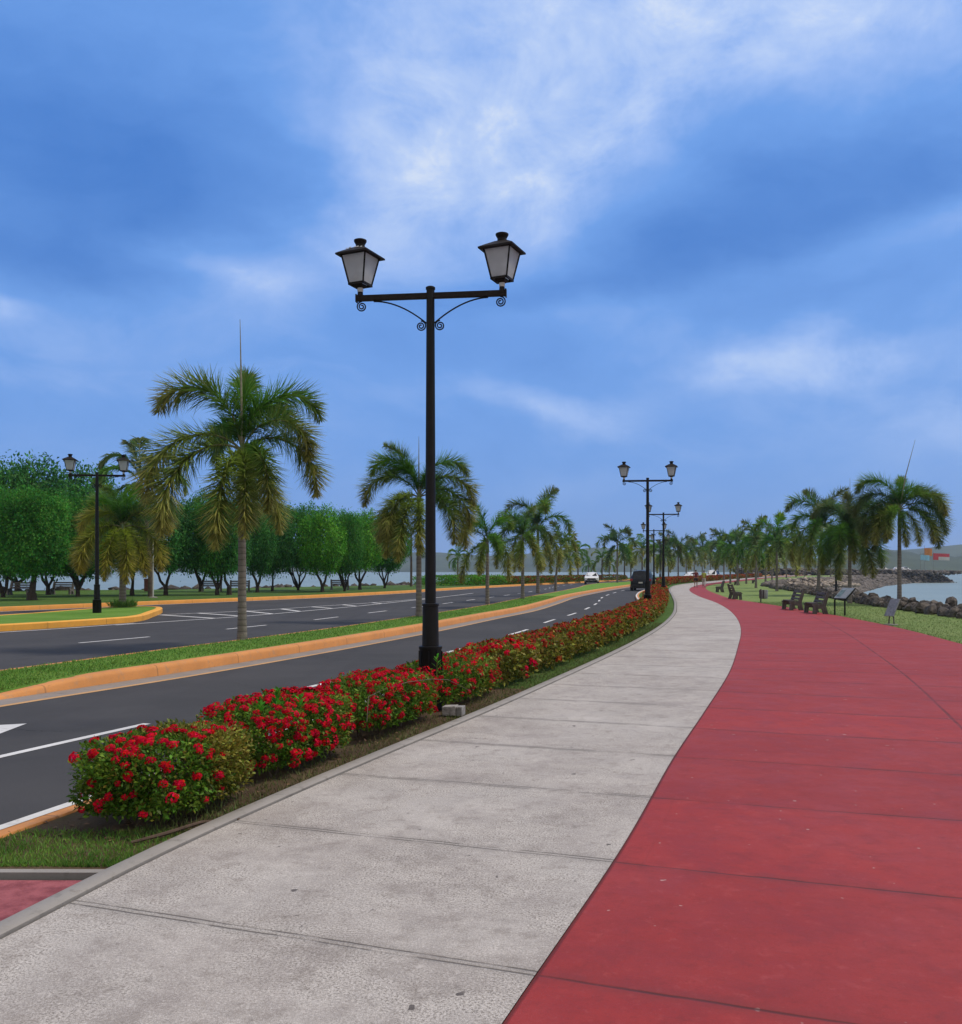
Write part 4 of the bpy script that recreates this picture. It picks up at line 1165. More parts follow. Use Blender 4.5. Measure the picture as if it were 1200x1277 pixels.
coco_px(801, 723, 664, 'fullest coconut palm, just left of the second lamp post', 17, 'lgyy', tk=.6)
coco_px(760, 722, 686, 'little pale palm low between the cars', 18, 'gmyg', tk=.5)
coco_px(734, 721, 690, 'little grey-green palm behind the white oncoming car', 19, 'gdgg', tk=.5)
coco_px(816, 722, 672, 'far coconut palm seen between the lamp posts', 21, 'gygb', tk=.6)
GL = 'palms along the lawn'
p = PX(1122, 754.5, Z_LAWN)
palm(p, 7.45, 'best seen foxtail palm on the lawn at the sea wall, long leaning spear on top', [
    ('V', 165, .98, 'g', 1), ('A', 172, .98, 'd', 0), ('U', 60, .66, 'g', 1), ('V', 20, .74, 'g', 0), ('A', 2, .98, 'm', 1), ('B', -12, 1.0, 'd', 2), ('A', -22, .95, 'm', 0),
    ('B', 190, .95, 'd', 0), ('D', 184, .92, 'm', 1), ('D', 200, .86, 'b', 2), ('D', 225, .8, 'm', 0), ('H', 260, .72, 'm', 1), ('H', 300, .70, 'b', 0), ('D', -18, .95, 'd', 0), ('D', -40, .85, 'm', 1), ('H', 185, .8, 'd', 0), ('D', 95, .8, 'd', 1), ('A', 75, .85, 'd', 1)],
    GL, 'hi', spear=3.5, spear_tilt=(.78, 0), fs=.98, trunk_k=.63, trunk_r=.10)
palm_px(1060, 752.5, 612, 'dark shaggy foxtail palm left of the best seen lawn palm', 31, 'dggdgmm', GL, Z_LAWN, n=18, spear=2.9, spear_tilt=(-.1, 0), res='hi')
palm_px(1021, 742.5, 607, 'leaning shaggy foxtail palm behind the nearest pair of benches', 32, 'dgggmmb', GL, Z_LAWN, n=18, lean=.6, res='mid')
palm_px(969, 737, 640, 'lighter foxtail palm with a curved frond standing up, in front of the dark rocks', 33, 'lgdmbb', GL, Z_LAWN, n=11, spear=2.5, spear_tilt=(-1.6, 0))
palm_px(943, 733.5, 648, 'foxtail palm behind the litter bin', 34, 'dggdgm', GL, Z_LAWN, n=12)
for i, (px, by, ty, lab) in enumerate([(920, 730, 656, 'foxtail palm behind the bench that faces the sea'), (911, 728, 655, 'slim foxtail palm at the left end of the lawn row'), (931, 728, 660, 'far foxtail palm left of the litter bin palm'),
                                       (903, 724, 661, 'far foxtail palm right above the bend of the red walk'), (955, 726, 652, 'foxtail palm between the bin palm and the lighter palm'),
                                       (963, 724, 660, 'far foxtail palm showing left of the lighter palm'), (981, 721, 655, 'far foxtail palm right of the lighter palm'), (993, 720, 664, 'far foxtail palm above the grey rocks'), (1004, 720, 668, 'far foxtail palm left of the leaning shaggy palm'), (946, 720.5, 667, 'distant palm over the orange strip'), (1036, 720, 672, 'distant palm seen behind the black bollard lamp')]):
    palm_px(px, by, ty, lab, 50 + i, 'dggdgmm', GL, Z_LAWN, n=11, spear=(1.6 if i in (1, 4) else 0), spear_tilt=(-.3, 0))

# ------------------------------------------------------------------ shade trees of the far shore
tree(40, 748.5, 612, 84, 702, 'round tree on one thick straight trunk between the two leftmost benches', 'a', 1, 1, stem_r=.24)
tree(4, 745, 612, 80, 702, 'broad tree at the left edge of the photo, many thin stems', 'a', 5, 1)
tree(22, 741, 577, 118, 705, 'tallest spreading tree behind the leftmost trees', 'c', 3, 2, name='shade_tree', depth=74, stem_r=.2)
tree(98, 737, 592, 110, 700, 'second tall tree, behind the island lamp', 'c', 3, 0, depth=80, stem_r=.2)
tree(60, 742, 618, 66, 702, 'tree over the second bench from the left', 'a', 3, 2)
tree(97, 744, 625, 78, 703, 'V-stemmed tree behind the island lamp post', 'a', 3, 0)
tree(165, 742.5, 628, 66, 700, 'thin twisted tree right of the island palm trunk', 'c', 2, 1)
tree(207, 742.5, 626, 72, 704, 'wide Y-stemmed tree right of the white sign pole', 'c', 2, 2)
tree(250, 738, 618, 60, 700, 'dense tree behind the bench left of the tall median palm', 'a', 3, 0)
tree(271, 742, 622, 56, 704, 'tree in front of a bench, left of the tall palm trunk', 'a', 3, 1)
tree(286, 742, 622, 48, 704, 'straight tree left touching the tall palm trunk', 'c', 1, 2, stem_r=.15)
tree(321, 739, 628, 44, 703, 'slim tree right of the tall palm trunk', 'c', 2, 0)
tree(340, 737.5, 626, 54, 703, 'dark column-crowned tree with one straight stem', 'c', 1, 1, stem_r=.11)
tree(372, 736.5, 630, 60, 704, 'tree on a spray of thin bare stems', 'a', 6, 2, stem_r=.10)
tree(402, 738.5, 636, 54, 704, 'brightest green tree of the row', 'b', 2, 0)
tree(430, 737.5, 640, 46, 704, 'tree with tangled stems right of the brightest tree', 'a', 5, 1, stem_r=.10)
tree(449, 735.5, 638, 52, 702, 'round green tree left of the half hidden median palm', 'b', 3, 2)
tree(480, 733.5, 645, 56, 702, 'last tree of the row, forked open stems, behind the half hidden palm', 'a', 4, 0, stem_r=.11)
# ------------------------------------------------------------------ benches
MT['slat'] = mat('weathered_slats', (.085, .070, .062), .7, .35, 6, .3, 30)
MT['bench_end'] = mat('bench_concrete', (.17, .155, .145), .85, .3, 5, .5, 30)
MT['bench_dark'] = mat('dark_bench_concrete', (.095, .088, .084), .85, .35, 5, .5, 30)
def make_bench(loc, rz, label, group, end='bench_end', length=1.55):
    """faces local -y"""
    t = empty('bench', loc, rz, label, 'bench', group); t.scale = (.92, .92, .95)
    prof = [(-.30, -.06), (-.26, .34), (-.30, .36), (-.30, .42), (.10, .42), (.30, .95), (.40, .93), (.24, .36), (.36, -.06), (.16, -.06), (.08, .24), (-.10, .24), (-.14, -.06)]
    for s in (-1, 1):
        x0, x1 = s * length / 2 - .07, s * length / 2 + .07; n = len(prof)
        V = [(x0, y, z) for y, z in prof] + [(x1, y, z) for y, z in prof]
        F = [tuple(range(n)), tuple(range(2 * n - 1, n - 1, -1))] + [(i, i + n, (i + 1) % n + n, (i + 1) % n) for i in range(n)]
        mb = MB(); mb.add(V, F); mb.build('end_frame', MT[end], t)
    mb = MB()
    for k in range(3): mb.box((0, -.21 + k * .13, .445), (length - .10, .105, .045), bev=.006)
    mb.build('seat', MT['slat'], t)
    mb = MB()
    for k in range(3):
        z = .54 + k * .155; y = .10 + (z - .42) * .38 - .01
        mb.box((0, y, z), (length - .10, .035, .105), Matrix.Rotation(R(-20), 3, 'X'), bev=.006)
    mb.build('backrest', MT['slat'], t)
    return t
GBL, GBR = 'benches under the far shore trees', 'benches along the lawn'
for px, by, rz, lab in [(24, 742, -4, 'leftmost shore bench, left of a thick palm trunk'), (77, 741.5, -6, 'slatted shore bench against the V-stemmed tree'), (264, 738, 10, 'shore bench behind the tree left of the tall palm trunk'), (299, 738, 10, 'shore bench just hidden by the tall palm trunk'), (424, 736, 14, 'far shore bench among tangled stems')]:
    make_bench(PX(px, by, .03), R(rz), lab, GBL, 'bench_end', 1.5)
def br(px, by, face, lab, dxx=0):
    q = PX(px, by, Z_LAWN); q.x += dxx
    T = math.atan2(float(REDR(q.y + 2) - REDR(q.y - 2)), 4)       # walk direction, clockwise from +y
    make_bench(q, R(-90) - T if face == 'walk' else R(90) - T, lab, GBR, 'bench_dark', 1.45)
br(988, 761, 'walk', 'dark bench facing the red walk, left one of the nearest pair')
br(1017, 765.5, 'walk', 'dark bench facing the red walk, nearest of all, left of the information panel')
br(912, 747.5, 'sea', 'dark bench turned to the sea at the edge of the red walk', .25)
br(893, 738.5, 'walk', 'small far bench facing the walk, left of the bench turned to the sea', .3)
br(919, 729.5, 'walk', 'tiny far bench on the lawn left of the litter bin')
br(941, 727.5, 'walk', 'tiny far bench on the lawn beyond the litter bin')

# ------------------------------------------------------------------ information panels, bin, posts
MT['panel'] = mat('panel_face', (.20, .23, .26), .35, .25, 9, spec=.5)
MT['steel'] = mat('dull_steel', (.22, .22, .23), .45, .25, 12, metal=.3)
MT['steel_d'] = mat('brown_steel', (.075, .065, .065), .55, .3, 10)
q = PX(1047.5, 767.5, Z_LAWN)
t = empty('information_panel', q, R(114), 'tilted blue-grey information panel on two black legs beside the red walk', 'information panel'); t.scale = (.9, .9, .95)
for s in (-1, 1):
    mb = MB(); mb.tube([(s * .28, 0, -.1), (s * .28, 0, .60), (s * .28, -.06, .66), (s * .28, -.52, 1.02)], .035, 8); mb.build('leg', MT['black'], t, True)
mb = MB(); mb.box((0, -.27, .875), (.70, .72, .03), Matrix.Rotation(R(-38), 3, 'X'), bev=.004); mb.build('panel', MT['black'], t)
mb = MB(); mb.box((0, -.256, .896), (.65, .66, .012), Matrix.Rotation(R(-38), 3, 'X')); mb.build('panel_face', MT['panel'], t)
mb = MB()
rr_ = Matrix.Rotation(R(-38), 3, 'X')
for k in range(7): mb.box(Vector((-.15, -.25, .905)) + rr_ @ Vector((0, .24 - k * .07, 0)), (.27, .022, .004), rr_)
mb.box(Vector((.16, -.25, .905)) + rr_ @ Vector((0, .03, 0)), (.24, .40, .004), rr_, m=1)
mb.build('panel_print', [mat('faded_print', (.36, .38, .40), .5, .2, 20), mat('faded_picture', (.10, .15, .16), .5, .5, 6)], t)
q = PX(1112, 780, Z_LAWN)
t = empty('trail_marker', q, R(118), 'small leaning grey marker plate on a forked steel foot at the walk edge', 'marker')
mb = MB()
for s in (-1, 1): mb.tube([(s * .10, 0, -.05), (s * .07, 0, .35), (s * .05, -.02, .45)], .02, 6)
mb.build('foot', MT['steel_d'], t, True)
mb = MB(); mb.box((0, -.04, .56), (.34, .62, .035), Matrix.Rotation(R(-60), 3, 'X'), bev=.008); mb.build('plate', MT['steel'], t)
mb = MB(); mb.box((0, .02, .02), (.34, .22, .05), bev=.01); mb.build('footing', MT['kerb_plain'], t)
q = PX(943, 751.5, Z_LAWN); q.x += .35
t = empty('litter_bin', q, R(25), 'steel litter bin on a post at the edge of the red walk', 'litter bin')
mb = MB(); mb.tube([(-.12, 0, -.1), (-.12, 0, .72)], .035, 8); mb.build('post', MT['steel_d'], t, True)
mb = MB(); mb.lathe([(.16, .20), (.19, .22), (.20, .66), (.185, .68), (.17, .66), (.16, .3)], (.10, 0, 0), 18); mb.build('drum', MT['steel'], t, True)
mb = MB(); mb.box((-.06, -.0, .45), (.03, .36, .46), bev=.005); mb.build('bracket', MT['steel_d'], t)
q = PX(1043, 745, Z_LAWN)
t = empty('bollard_lamp', q, 0, 'black bollard lamp post with a round cap behind the information panel', 'bollard lamp')
mb = MB(); mb.lathe([(.10, -.1), (.10, .35), (.075, .40), (.065, 2.1), (.075, 2.15)], n=14); mb.build('post', MT['black'], t, True)
mb = MB(); mb.lathe([(.06, 2.15), (.13, 2.2), (.16, 2.28), (.13, 2.38), (.04, 2.43)], n=14); mb.build('cap', MT['black'], t, True)
q = PX(191, 745.5, .03)
t = empty('sign_pole', q, R(6), 'thin white sign pole with the grey back of a sign, right of the island palm', 'sign')
mb = MB(); mb.tube([(0, 0, -.1), (0, 0, 3.75)], .035, 8); mb.build('pole', mat('white_pole_paint', (.55, .55, .54), .5, .15, 6), t, True)
mb = MB(); mb.box((0, .05, 3.2), (.5, .02, .75), bev=.006); mb.build('sign_plate', MT['steel_d'], t)
mb = MB(); mb.lathe([(.28, -.05), (.26, .05), (.08, .07)], n=12); mb.build('footing', MT['kerb_plain'], t)
MT['rustred'] = mat('rust_red_paint', (.14, .055, .045), .7, .3, 6)
q = PX(184, 738, .03)
t = empty('utility_box', q, R(5), 'small rust-red utility box by the shore left of the sign pole', 'utility box')
mb = MB(); mb.box((0, 0, .5), (.42, .4, .9), bev=.02); mb.build('cabinet', MT['rustred'], t)
mb = MB(); mb.box((0, 0, .98), (.5, .46, .06), bev=.01, taper=.9); mb.build('lid', MT['rustred'], t)
# floodlight block, rod, bent cane, weeds in the shrubs
q = PX(566, 894, -.03)
t = empty('floodlight_block', q, R(-14), 'low grey concrete floodlight block with a ribbed end in the shrub edge', 'floodlight'); t.scale = (.88, .88, .88)
mb = MB(); mb.box((-.045, 0, .085), (.19, .18, .13), Matrix.Rotation(R(-4), 3, 'Y'), bev=.014); mb.build('housing', mat('pale_concrete', (.33, .31, .30), .85, .3, 12, .6, 50), t)
mb = MB(); mb.box((.098, 0, .085), (.085, .165, .125), bev=.008)
for k in range(4): mb.box((.072 + k * .019, -.088, .085), (.007, .012, .12))
mb.build('ribbed_face', mat('louvre_grey', (.26, .25, .245), .6, .3, 14), t)
q = PX(297, 950, -.03)
mb = MB(); mb.tube([(0, 0, -.08), (.03, .01, .25), (.075, .03, .58)], .008, 6)
tag(mb.build('garden_rod', MT['steel'], None, True, (q.x + .04, q.y + .02, -.03)), 'thin grey metal rod leaning between the first and second shrubs', 'rod')
c0 = Vector((-1.10, 9.35, .46))
mb = MB(); mb.tube([c0 + Vector(v) for v in ((-.02, -.30, -.25), (-.03, -.1, -.03), (.12, .15, .02), (.32, .45, .05), (.55, .8, .04), (.72, 1.25, -.02), (.86, 1.5, -.12), (.98, 1.75, -.22))], [.003, .004, .004, .004, .004, .0035, .003, .003], 6)
tag(mb.build('bent_cane', mat('dry_cane', (.13, .095, .07), .8, .25, 14), None, True), 'dry bent cane lying across the shrub by the lamp base', 'cane')
def weed(x, y, z, h, n, label, seed):
    rg = np.random.default_rng(seed); t = empty('weed', (x, y, z), 0, label, 'weed', None)
    mb = MB(); mb.tube([(0, 0, -.5), (.01, 0, h * .5), (.02, .01, h)], [.006, .005, .003], 5); mb.build('stem', MT['lf3'], t, True)
    k = n; zz = np.linspace(.0, h, k); a = rg.random(k) * 2 * PI
    d = np.stack([np.cos(a), np.sin(a), .9 + 0 * a], 1)
    v, f = leaf_batch(np.stack([.01 + 0 * zz, 0 * zz, zz], 1), d, np.stack([-np.cos(a), -np.sin(a), 1 + 0 * a], 1), .09 * (1.15 - zz / h * .5), .03)
    obj('leaves', mkmesh('leaves', v, f, MT['leaf_b']), t)
weed(-1.72, 7.75, .52, .17, 26, 'tall leafy weed shoot sticking up from the second shrub', 1)
weed(-1.83, 7.62, .50, .09, 10, 'short weed shoot left of the tall one in the second shrub', 2)
weed(-1.55, 7.85, .52, .10, 10, 'short weed shoot right of the tall one in the second shrub', 3)
weed(-.53, 10.9, .52, .16, 8, 'thin stalk with white buds right of the lamp base', 4)

# ------------------------------------------------------------------ cars
MT['car_white'] = mat('white_car_paint', (.72, .73, .75), .25, .03, 2, spec=.5)
MT['car_black'] = mat('black_car_paint', (.006, .008, .013), .35, .1, 2, spec=.25)
MT['car_glass'] = mat('car_glass', (.010, .013, .016), .10, .1, 2, spec=.3)
MT['tyre'] = mat('tyre_rubber', (.012, .012, .012), .8, .2, 20)
MT['rim'] = mat('alloy_rim', (.30, .30, .31), .35, .1, 10, metal=.6)
MT['trim'] = mat('black_plastic_trim', (.015, .015, .016), .55, .2, 10)
MT['lampw'] = mat('headlight_lens', (.75, .77, .80), .12, .05, 10, spec=.6)
MT['lampr'] = mat('tail_light_lens', (.30, .010, .010), .2, .1, 10, spec=.6)
MT['plate'] = mat('number_plate', (.55, .55, .53), .5, .1, 10)
def make_car(loc, rz, label, paint, L=4.5, Wd=1.84, H=1.66, rear='suv', parts=True):
    """nose towards local -y"""
    t = empty('parked_car' if 'parked' in label else 'car', loc, rz, label, 'car', 'cars on and beside the causeway road')
    hy, hw = L / 2, Wd / 2
    st = [ # y, bottom, belt, roof z, half width belt, half width roof
        (-hy, .42, .66, .66, .66, .60), (-hy + .10, .30, .80, .80, .80, .72), (-hy + .35, .24, .92, .93, .88, .78), (-hy + .95, .23, .99, 1.02, .92, .80),
        (-hy + 1.18, .23, 1.01, 1.06, .92, .76), (-hy + 1.85, .23, 1.04, H - .09, .92, .64), (-hy + 2.4, .23, 1.05, H - .01, .92, .65), (-hy + 3.2, .23, 1.06, H - .01, .92, .65),
        (hy - .62 if rear == 'suv' else hy - 1.1, .23, 1.07, H - .07, .90, .63), (hy - .14, .28, 1.05, 1.12 if rear == 'suv' else 1.08, .84, .68), (hy - .02, .34, .96, .97, .80, .70), (hy, .45, .70, .70, .70, .62)]
    V = []; F = []; n = 13
    for y, zb, zk, zr, wk, wr in st:
        wk, wr = wk * hw / .92, wr * hw / .92
        half = [(wk * .86, zb), (wk * 1.0, zb + .12), (wk * 1.02, (zb + zk) / 2), (wk, zk - .02), (wk * .97, zk), (wr + (.02 if zr > 1.3 else .0), zr - .05 * (zr > 1.3)), ]
        row = [(-x, z) for x, z in half] + [(0, zr + (.02 if zr > 1.3 else .015))] + [(x, z) for x, z in half[::-1]]
        V += [(x, y, z) for x, z in row]
    ns = len(st)
    for i in range(ns - 1):
        for k in range(n - 1): F.append((i * n + k, i * n + k + 1, (i + 1) * n + k + 1, (i + 1) * n + k))
        F.append((i * n + n - 1, i * n, (i + 1) * n, (i + 1) * n + n - 1))
    F.append(tuple(range(n))[::-1]); F.append(tuple((ns - 1) * n + k for k in range(n)))
    mb = MB(); mb.add(V, F); b = mb.build('body', paint, t, True)
    def pt(i, k): return Vector(V[i * n + k])
    def win(name, a, b_, c, d, off):
        q = [a, b_, c, d]; ctr = sum(q, Vector()) / 4
        nn = (b_ - a).cross(d - a).normalized()
        if nn.dot(ctr - Vector((0, ctr.y * .8, .8))) < 0: nn = -nn
        q = [ctr + (v - ctr) * .90 for v in q]
        mb = MB(); mb.add([v + nn * off for v in q] + [v + nn * (off - .03) for v in q], [(0, 1, 2, 3), (7, 6, 5, 4), (0, 4, 5, 1), (1, 5, 6, 2), (2, 6, 7, 3), (3, 7, 4, 0)])
        mb.build(name, MT['car_glass'], t)
    win('windscreen', pt(4, 5) * 1.0, pt(4, 7), pt(5, 7), pt(5, 5), .014)
    r = 8
    win('rear_window', pt(r, 5), pt(r, 7), pt(r + 1, 7), pt(r + 1, 5), .014)
    for s, (ka, kb) in ((-1, (4, 5)), (1, (8, 7))):
        win('side_window', pt(5, ka), pt(6, ka), pt(6, kb), pt(5, kb), .016)
        win('side_window', pt(6, ka), pt(7, ka), pt(7, kb), pt(6, kb), .016)
        win('side_window', pt(7, ka), pt(8, ka), pt(8, kb), pt(7, kb), .016)
        mb = MB(); mb.box((s * (hw + .10), -hy + 1.45, 1.08), (.2, .12, .14), bev=.03); mb.build('mirror', MT['trim'], t)
        for y in (-hy + .88, hy - .88):
            w = obj('wheel', None, t, (s * (hw - .10), y, .335))
            mb = MB(); q = Matrix.Rotation(PI / 2, 3, 'Y'); mb.lathe([(.22, -.11), (.32, -.11), (.335, -.07), (.335, .07), (.32, .11), (.22, .11)], n=20, rot=q); mb.build('tyre', MT['tyre'], w, True)
            mb = MB(); mb.lathe([(.05, -.10), (.225, -.095), (.225, .095), (.05, .10)], n=14, rot=q); mb.build('rim', MT['rim'], w, True)
        mb = MB(); mb.box((s * .66, -hy + .075, .77), (.36, .16, .13), Matrix.Rotation(s * R(18), 3, 'Z'), bev=.03); mb.build('headlight', MT['lampw'], t)
        mb = MB(); mb.box((s * (hw - .14), hy - .06, .98), (.22, .14, .22), bev=.03); mb.build('tail_light', MT['lampr'], t)
        mb = MB(); mb.tube([(s * .62, -hy + 1.9, H - .02), (s * .62, -hy + 2.1, H + .04), (s * .62, hy - 1.0, H + .04), (s * .62, hy - .8, H - .03)], .018, 6); mb.build('roof_rail', MT['trim'], t, True)
    mb = MB(); mb.box((0, -hy + .01, .70), (1.15, .10, .22), bev=.03); mb.build('grille', MT['trim'], t)
    for y, nm in ((-hy - .01, 'front_bumper'), (hy + .01, 'rear_bumper')):
        mb = MB(); mb.box((0, y - math.copysign(.07, y), .40), (1.62, .24, .30), bev=.05); mb.build(nm, MT['trim'], t)
        mb = MB(); mb.box((0, y + math.copysign(.035, y), .50 if y < 0 else .74), (.36, .015, .14)); mb.build('number_plate', MT['plate'], t)
    return t
def heading(f, d): return math.atan2(float(f(d + 2) - f(d - 2)), 4)
make_car((14.6, 121.5, Z_ROAD), R(-8) , 'white car coming towards the viewer on the far carriageway', MT['car_white'], L=4.4, H=1.6)
make_car((14.75, 84, Z_ROAD), PI - heading(KERB, 80), 'dark four-wheel-drive seen from behind, partly hidden by the second lamp', MT['car_black'], L=4.8, Wd=1.92, H=1.86)
make_car(((862 - 600) / FPX * 172, 172, Z_ROAD), R(-25), 'white car beyond the median, left of the two walkers', MT['car_white'], L=4.4, H=1.55)
make_car(((889 - 600) / FPX * 165, 165, Z_ROAD), R(-28), 'white high car beyond the median, right of the two walkers', MT['car_white'], L=4.6, H=1.9)
for i, (px, d) in enumerate([(1093, 318), (1107, 320), (1127, 321), (1134, 321)]):
    make_car(((px - 600) / FPX * d, d + 3, 1.15), R(60 + 20 * i), 'white car parked on the rock breakwater, tiny in the distance' , MT['car_white'])

# ------------------------------------------------------------------ rocks
def rock_mesh(seed, sub=2):
    bm = bmesh.new(); bmesh.ops.create_icosphere(bm, subdivisions=sub, radius=.5)
    o = Vector((seed * 3.1, seed * 1.7, 0))
    for v in bm.verts:
        n1 = mnoise.noise(v.co * 1.6 + o); n2 = mnoise.noise(v.co * 4.2 + o * 2)
        c = mnoise.cell_vector(v.co * 2.0 + o)
        v.co = v.co * (1 + .45 * n1 + .14 * n2) + (c - Vector((.5, .5, .5))) * .14
        v.co.z *= .78
    me = bpy.data.meshes.new('boulder'); bm.to_mesh(me); bm.free(); me.materials.append(MT['rock']); return me
RM = [rock_mesh(i + 1) for i in range(6)]
rg = random.Random(8)
sr = np.array([p for p in SHORE_R if 20 <= p[1] <= 100]); seglen = np.concatenate([[0], np.cumsum(np.linalg.norm(np.diff(sr, axis=0), axis=1))])
def shore_at(s): return Vector((np.interp(s, seglen, sr[:, 0]), np.interp(s, seglen, sr[:, 1]), 0))
s = 3.0
while s < seglen[-1]:
    for row in range(2 if s > 45 else 3):
        q = shore_at(s + rg.uniform(-.25, .25)); sz = rg.uniform(.42, .74) * (1 if row else .8)
        o = obj('boulder', rg.choice(RM), None, (q.x + row * .5 - .2 + rg.uniform(-.15, .15), q.y + rg.uniform(-.2, .2), (.08, .16, -.1)[row] + rg.uniform(-.08, .08)), (rg.uniform(0, 6), rg.uniform(-.5, .5), rg.uniform(0, 6)))
        o.scale = (sz * rg.uniform(.8, 1.3), sz, sz * rg.uniform(.75, 1.1))
        tag(o, 'dark boulder piled in the sea wall at the edge of the lawn', 'boulder', 'boulders of the sea wall')
    s += .62
q = PX(1174, 764, -.03)
o = obj('boulder', rock_mesh(33), None, (q.x + .5, q.y + .2, .33), (.2, .3, 1.0)); o.scale = (.45, .45, .75)
tag(o, 'tallest pointed boulder standing up from the sea wall', 'boulder')
def rock_field(name, sampler, n, smin, smax, m, seed, kind='stuff'):
    rg = np.random.default_rng(seed)
    bases = []
    for i in range(4):
        me = rock_mesh(60 + i + seed, 1); v = np.array([x.co[:] for x in me.vertices]); f = np.array([p.vertices[:] for p in me.polygons]); bases.append((v, f)); bpy.data.meshes.remove(me)
    V = []; F = []; nb = 0
    for i in range(n):
        v, f = bases[i % 4]; s = rg.uniform(smin, smax); a = rg.random() * 6.28
        c_, s_ = math.cos(a), math.sin(a); x = v * s * np.array([rg.uniform(.8, 1.4), 1, rg.uniform(.7, 1.1)])
        x = np.stack([x[:, 0] * c_ - x[:, 1] * s_, x[:, 0] * s_ + x[:, 1] * c_, x[:, 2]], 1) + np.array(sampler(rg))
        V.append(x); F.append(f + nb); nb += len(v)
    return tag(obj(name, mkmesh(name, np.concatenate(V), np.concatenate(F).astype(np.int32), m)), kind=kind)
far = np.array(SHORE_R[8:] + TIP[:3], float); fl = np.concatenate([[0], np.cumsum(np.linalg.norm(np.diff(far, axis=0), axis=1))])
dirs = np.gradient(far, axis=0); dirs /= np.linalg.norm(dirs, axis=1)[:, None]
def samp_far(r):
    s = fl[-1] * r.random() ** 1.1; x, y = np.interp(s, fl, far[:, 0]), np.interp(s, fl, far[:, 1])
    tx, ty = np.interp(s, fl, dirs[:, 0]), np.interp(s, fl, dirs[:, 1]); u = r.random() * 1.15 - .15
    return (x + ty * u * 5, y - tx * u * 5, .1 - max(0, u) * 2.9)
rock_field('breakwater_rocks', samp_far, 3200, .5, 1.3, MT['rock_l'], 3)
def samp_tip(r):     # raised mound of the breakwater
    t = r.random(); x = 84 + 80 * t; y = 300 + 24 * t + r.uniform(-10, 6); return (x, y, .4 + 1.9 * r.random() * (1 - .5 * t))
rock_field('breakwater_rocks', samp_tip, 1900, .7, 1.6, MT['rock_l'], 5)
def samp_pile(r):    # pale heap behind the benches
    a = r.random() * 6.28; u = r.random() ** .5; return (44 + math.cos(a) * u * 6.5 , 124 + math.sin(a) * u * 6, max(-.6, 1.1 * (1 - u) * r.random() - .3))
MT['rock_p'] = mat('pale_rubble', (.30, .255, .215), .9, .3, 2.5, .6, 9, island=.5)
rock_field('rubble_heap', samp_pile, 600, .35, .8, MT['rock_p'], 7)
def samp_left(r):
    pl = np.array(SHORE_L[2:12], float); l = np.concatenate([[0], np.cumsum(np.linalg.norm(np.diff(pl, axis=0), axis=1))]); s = r.random() * l[-1]
    return (np.interp(s, l, pl[:, 0]) + r.uniform(-.8, .8), np.interp(s, l, pl[:, 1]) + r.uniform(-1.0, 1.2), -.15 + r.uniform(-.2, .18))
rock_field('shore_rocks', samp_left, 520, .4, 1.3, MT['rock'], 9)

# flags on the breakwater
FL = [mat('orange_flag', (.55, .22, .06), .8, .1, 2), mat('red_and_white_flag', (.55, .07, .09), .8, .1, 2), mat('pale_blue_flag', (.25, .50, .65), .8, .1, 2), MT['plate']]
for px, py, d, w, h, mi, lab in [(1153, 688, 318, 2.6, 2.6, 0, 'square orange flag on the breakwater beside the best seen lawn palm'), (1164, 694, 320, 5.4, 2.3, 1, 'long red flag on the breakwater, right of the orange one'), (1148, 695, 316, 3.0, 1.8, 2, 'pale blue flag on the breakwater, left of the orange one')]:
    x = (px - 600) / FPX * d; z = CAM_H + (711 - py) / FPX * d
    t = empty('flag', (x, d, .6), R(-8), lab, 'flag', 'flags on the breakwater')
    mb = MB(); mb.tube([(0, 0, -.6), (0, 0, z + h * .6)], .05, 6); mb.build('pole', MT['steel'], t, True)
    V = []; F = []; N = 10
    for k in range(N):
        u = k / (N - 1)
        for zz in (0, .5, 1): V.append((u * w, .22 * math.sin(u * 7) * u ** .5, z - h * .5 + zz * h - .25 * u - .6))
    for k in range(N - 1):
        for j in range(2): F.append((k * 3 + j, k * 3 + 3 + j, k * 3 + 4 + j, k * 3 + 1 + j))
    me = mkmesh('cloth', V, F, [FL[mi], FL[3]], mi=[(1 if (mi == 1 and i % 2 == 0 and i > 4) else 0) for i in range(len(F))])
    o = obj('cloth', me, t); md = o.modifiers.new('s', 'SOLIDIFY'); md.thickness = .02

# ------------------------------------------------------------------ two walkers
SKIN = mat('skin', (.25, .13, .085), .55, .15, 6); HAIR = mat('dark_hair', (.015, .012, .010), .6, .3, 30)
def skin_obj(name, nodes, edges, m, parent, root=0, sub=2):
    me = bpy.data.meshes.new(name); me.from_pydata([n[0] for n in nodes], edges, []); me.update(); me.materials.append(m)
    o = obj(name, me, parent); md = o.modifiers.new('skin', 'SKIN'); me_sk = me.skin_vertices[0].data
    for i, n in enumerate(nodes):
        r = n[1]; me_sk[i].radius = (r, r) if not hasattr(r, '__len__') else r
        me_sk[i].use_root = (i == root)
    o.modifiers.new('sub', 'SUBSURF').levels = sub; o.modifiers['sub'].render_levels = sub; md.use_smooth_shade = True
    dg = bpy.context.evaluated_depsgraph_get(); ev = bpy.data.meshes.new_from_object(o.evaluated_get(dg)); ev.materials.clear() if False else None
    bpy.data.objects.remove(o); bpy.data.meshes.remove(me); ev.name = name
    return obj(name, ev, parent)
